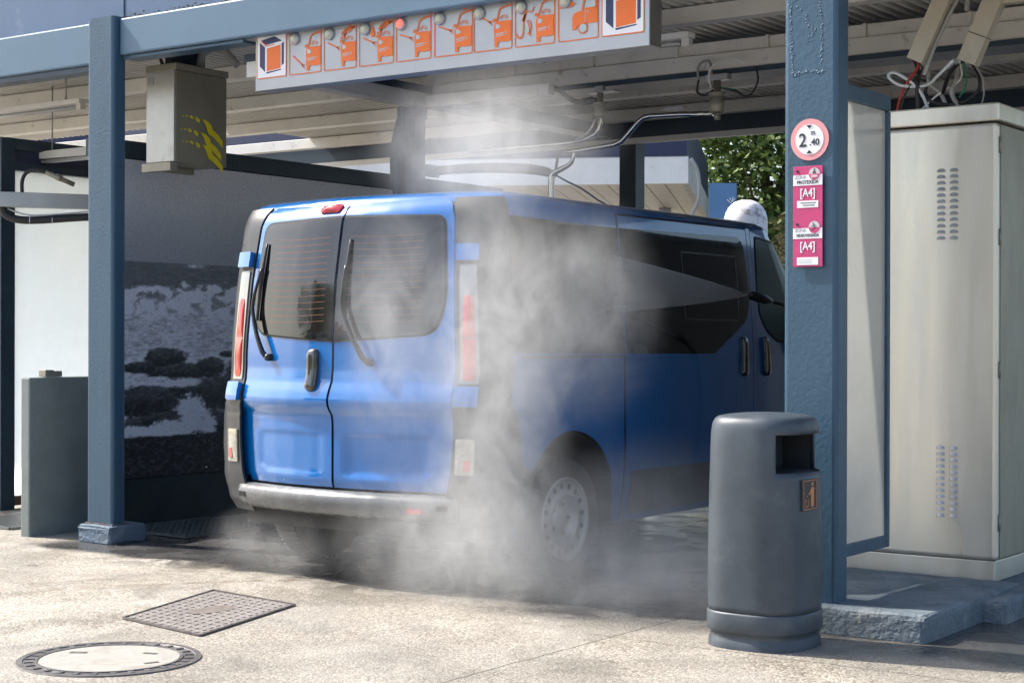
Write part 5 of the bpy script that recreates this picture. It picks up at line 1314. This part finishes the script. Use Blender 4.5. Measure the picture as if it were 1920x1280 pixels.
tag(sp, 'flat fan of water spray leaving the black lance nozzle', 'spray', kind='stuff')
# falling drops
b = B(); rnd = random.Random(12)
for k in range(90):
    if k < 35: p = Vector((rnd.uniform(1.7, 2.8), rnd.uniform(-.75, -.58), rnd.uniform(.02, .6)))
    else: p = Vector((rnd.uniform(3.6, 4.4), rnd.uniform(.3, 1.6), rnd.uniform(.02, .4)))
    r = rnd.uniform(.0005, .0011)
    bmesh.ops.create_icosphere(b.bm, subdivisions=1, radius=r, matrix=Matrix.Translation(p) @ Matrix.Rotation(.5, 4, 'Y') @ Matrix.Diagonal((1, 1, 2.6, 1)))
tag(b.done('water_drops', mat('drop', (.8, .85, .88), .1, spec=1), smooth=True), 'fine water drops falling round the van', 'drops', kind='stuff')

# ------------------------------------------------------------------ light, sky, camera
sd_ = Vector((-1, -.20, 1)).normalized()
el = math.asin(sd_.z); az = math.atan2(sd_.x, sd_.y)
W = bpy.data.worlds.new('World'); S.world = W; W.use_nodes = True
N = W.node_tree.nodes; L = W.node_tree.links
sky = N.new('ShaderNodeTexSky'); sky.sky_type = 'NISHITA'; sky.sun_disc = False; sky.sun_elevation = el; sky.sun_rotation = az; sky.dust_density = 2.5; sky.air_density = 1.0
bg = N['Background']; bg.inputs[1].default_value = .15; L.new(sky.outputs[0], bg.inputs[0])
ld = bpy.data.lights.new('sun', 'SUN'); ld.energy = 4.3; ld.angle = R(.53); ld.color = (1, .955, .88)
lo = bpy.data.objects.new('sun', ld); COL.objects.link(lo); lo.rotation_euler = sd_.to_track_quat('Z', 'Y').to_euler()

f_px, yaw, pitch, roll, Hc = 3113.4777, .6216, .0018, -.0024, 1.2876
fw0 = Vector((-math.sin(yaw), math.cos(yaw), 0)); rt0 = Vector((math.cos(yaw), math.sin(yaw), 0)); up0 = Vector((0, 0, 1))
fw = fw0 * math.cos(pitch) - up0 * math.sin(pitch); up = up0 * math.cos(pitch) + fw0 * math.sin(pitch)
rt = rt0 * math.cos(roll) - up * math.sin(roll); up_ = up * math.cos(roll) + rt0 * math.sin(roll)
cd = bpy.data.cameras.new('camera'); cam = bpy.data.objects.new('camera', cd); COL.objects.link(cam)
cd.sensor_width = 36; cd.lens = f_px / 1920 * 36; cd.clip_end = 1500; cd.clip_start = .05
mc = Matrix((rt, up_, -fw)).transposed().to_4x4(); mc.translation = Vector((8.3026, -6.9715, Hc)); cam.matrix_world = mc
S.camera = cam
S.view_settings.view_transform = 'Standard'; S.view_settings.look = 'None'; S.view_settings.exposure = .97; S.view_settings.gamma = 1
S.render.engine = 'CYCLES'
cy = S.cycles
cy.max_bounces = 8; cy.diffuse_bounces = 4; cy.glossy_bounces = 4; cy.transmission_bounces = 6; cy.transparent_max_bounces = 12; cy.volume_bounces = 1
cy.volume_max_steps = 256; cy.use_denoising = True; cy.sample_clamp_indirect = 6; cy.caustics_reflective = False; cy.caustics_refractive = False
cy.use_adaptive_sampling = True; cy.adaptive_threshold = .03
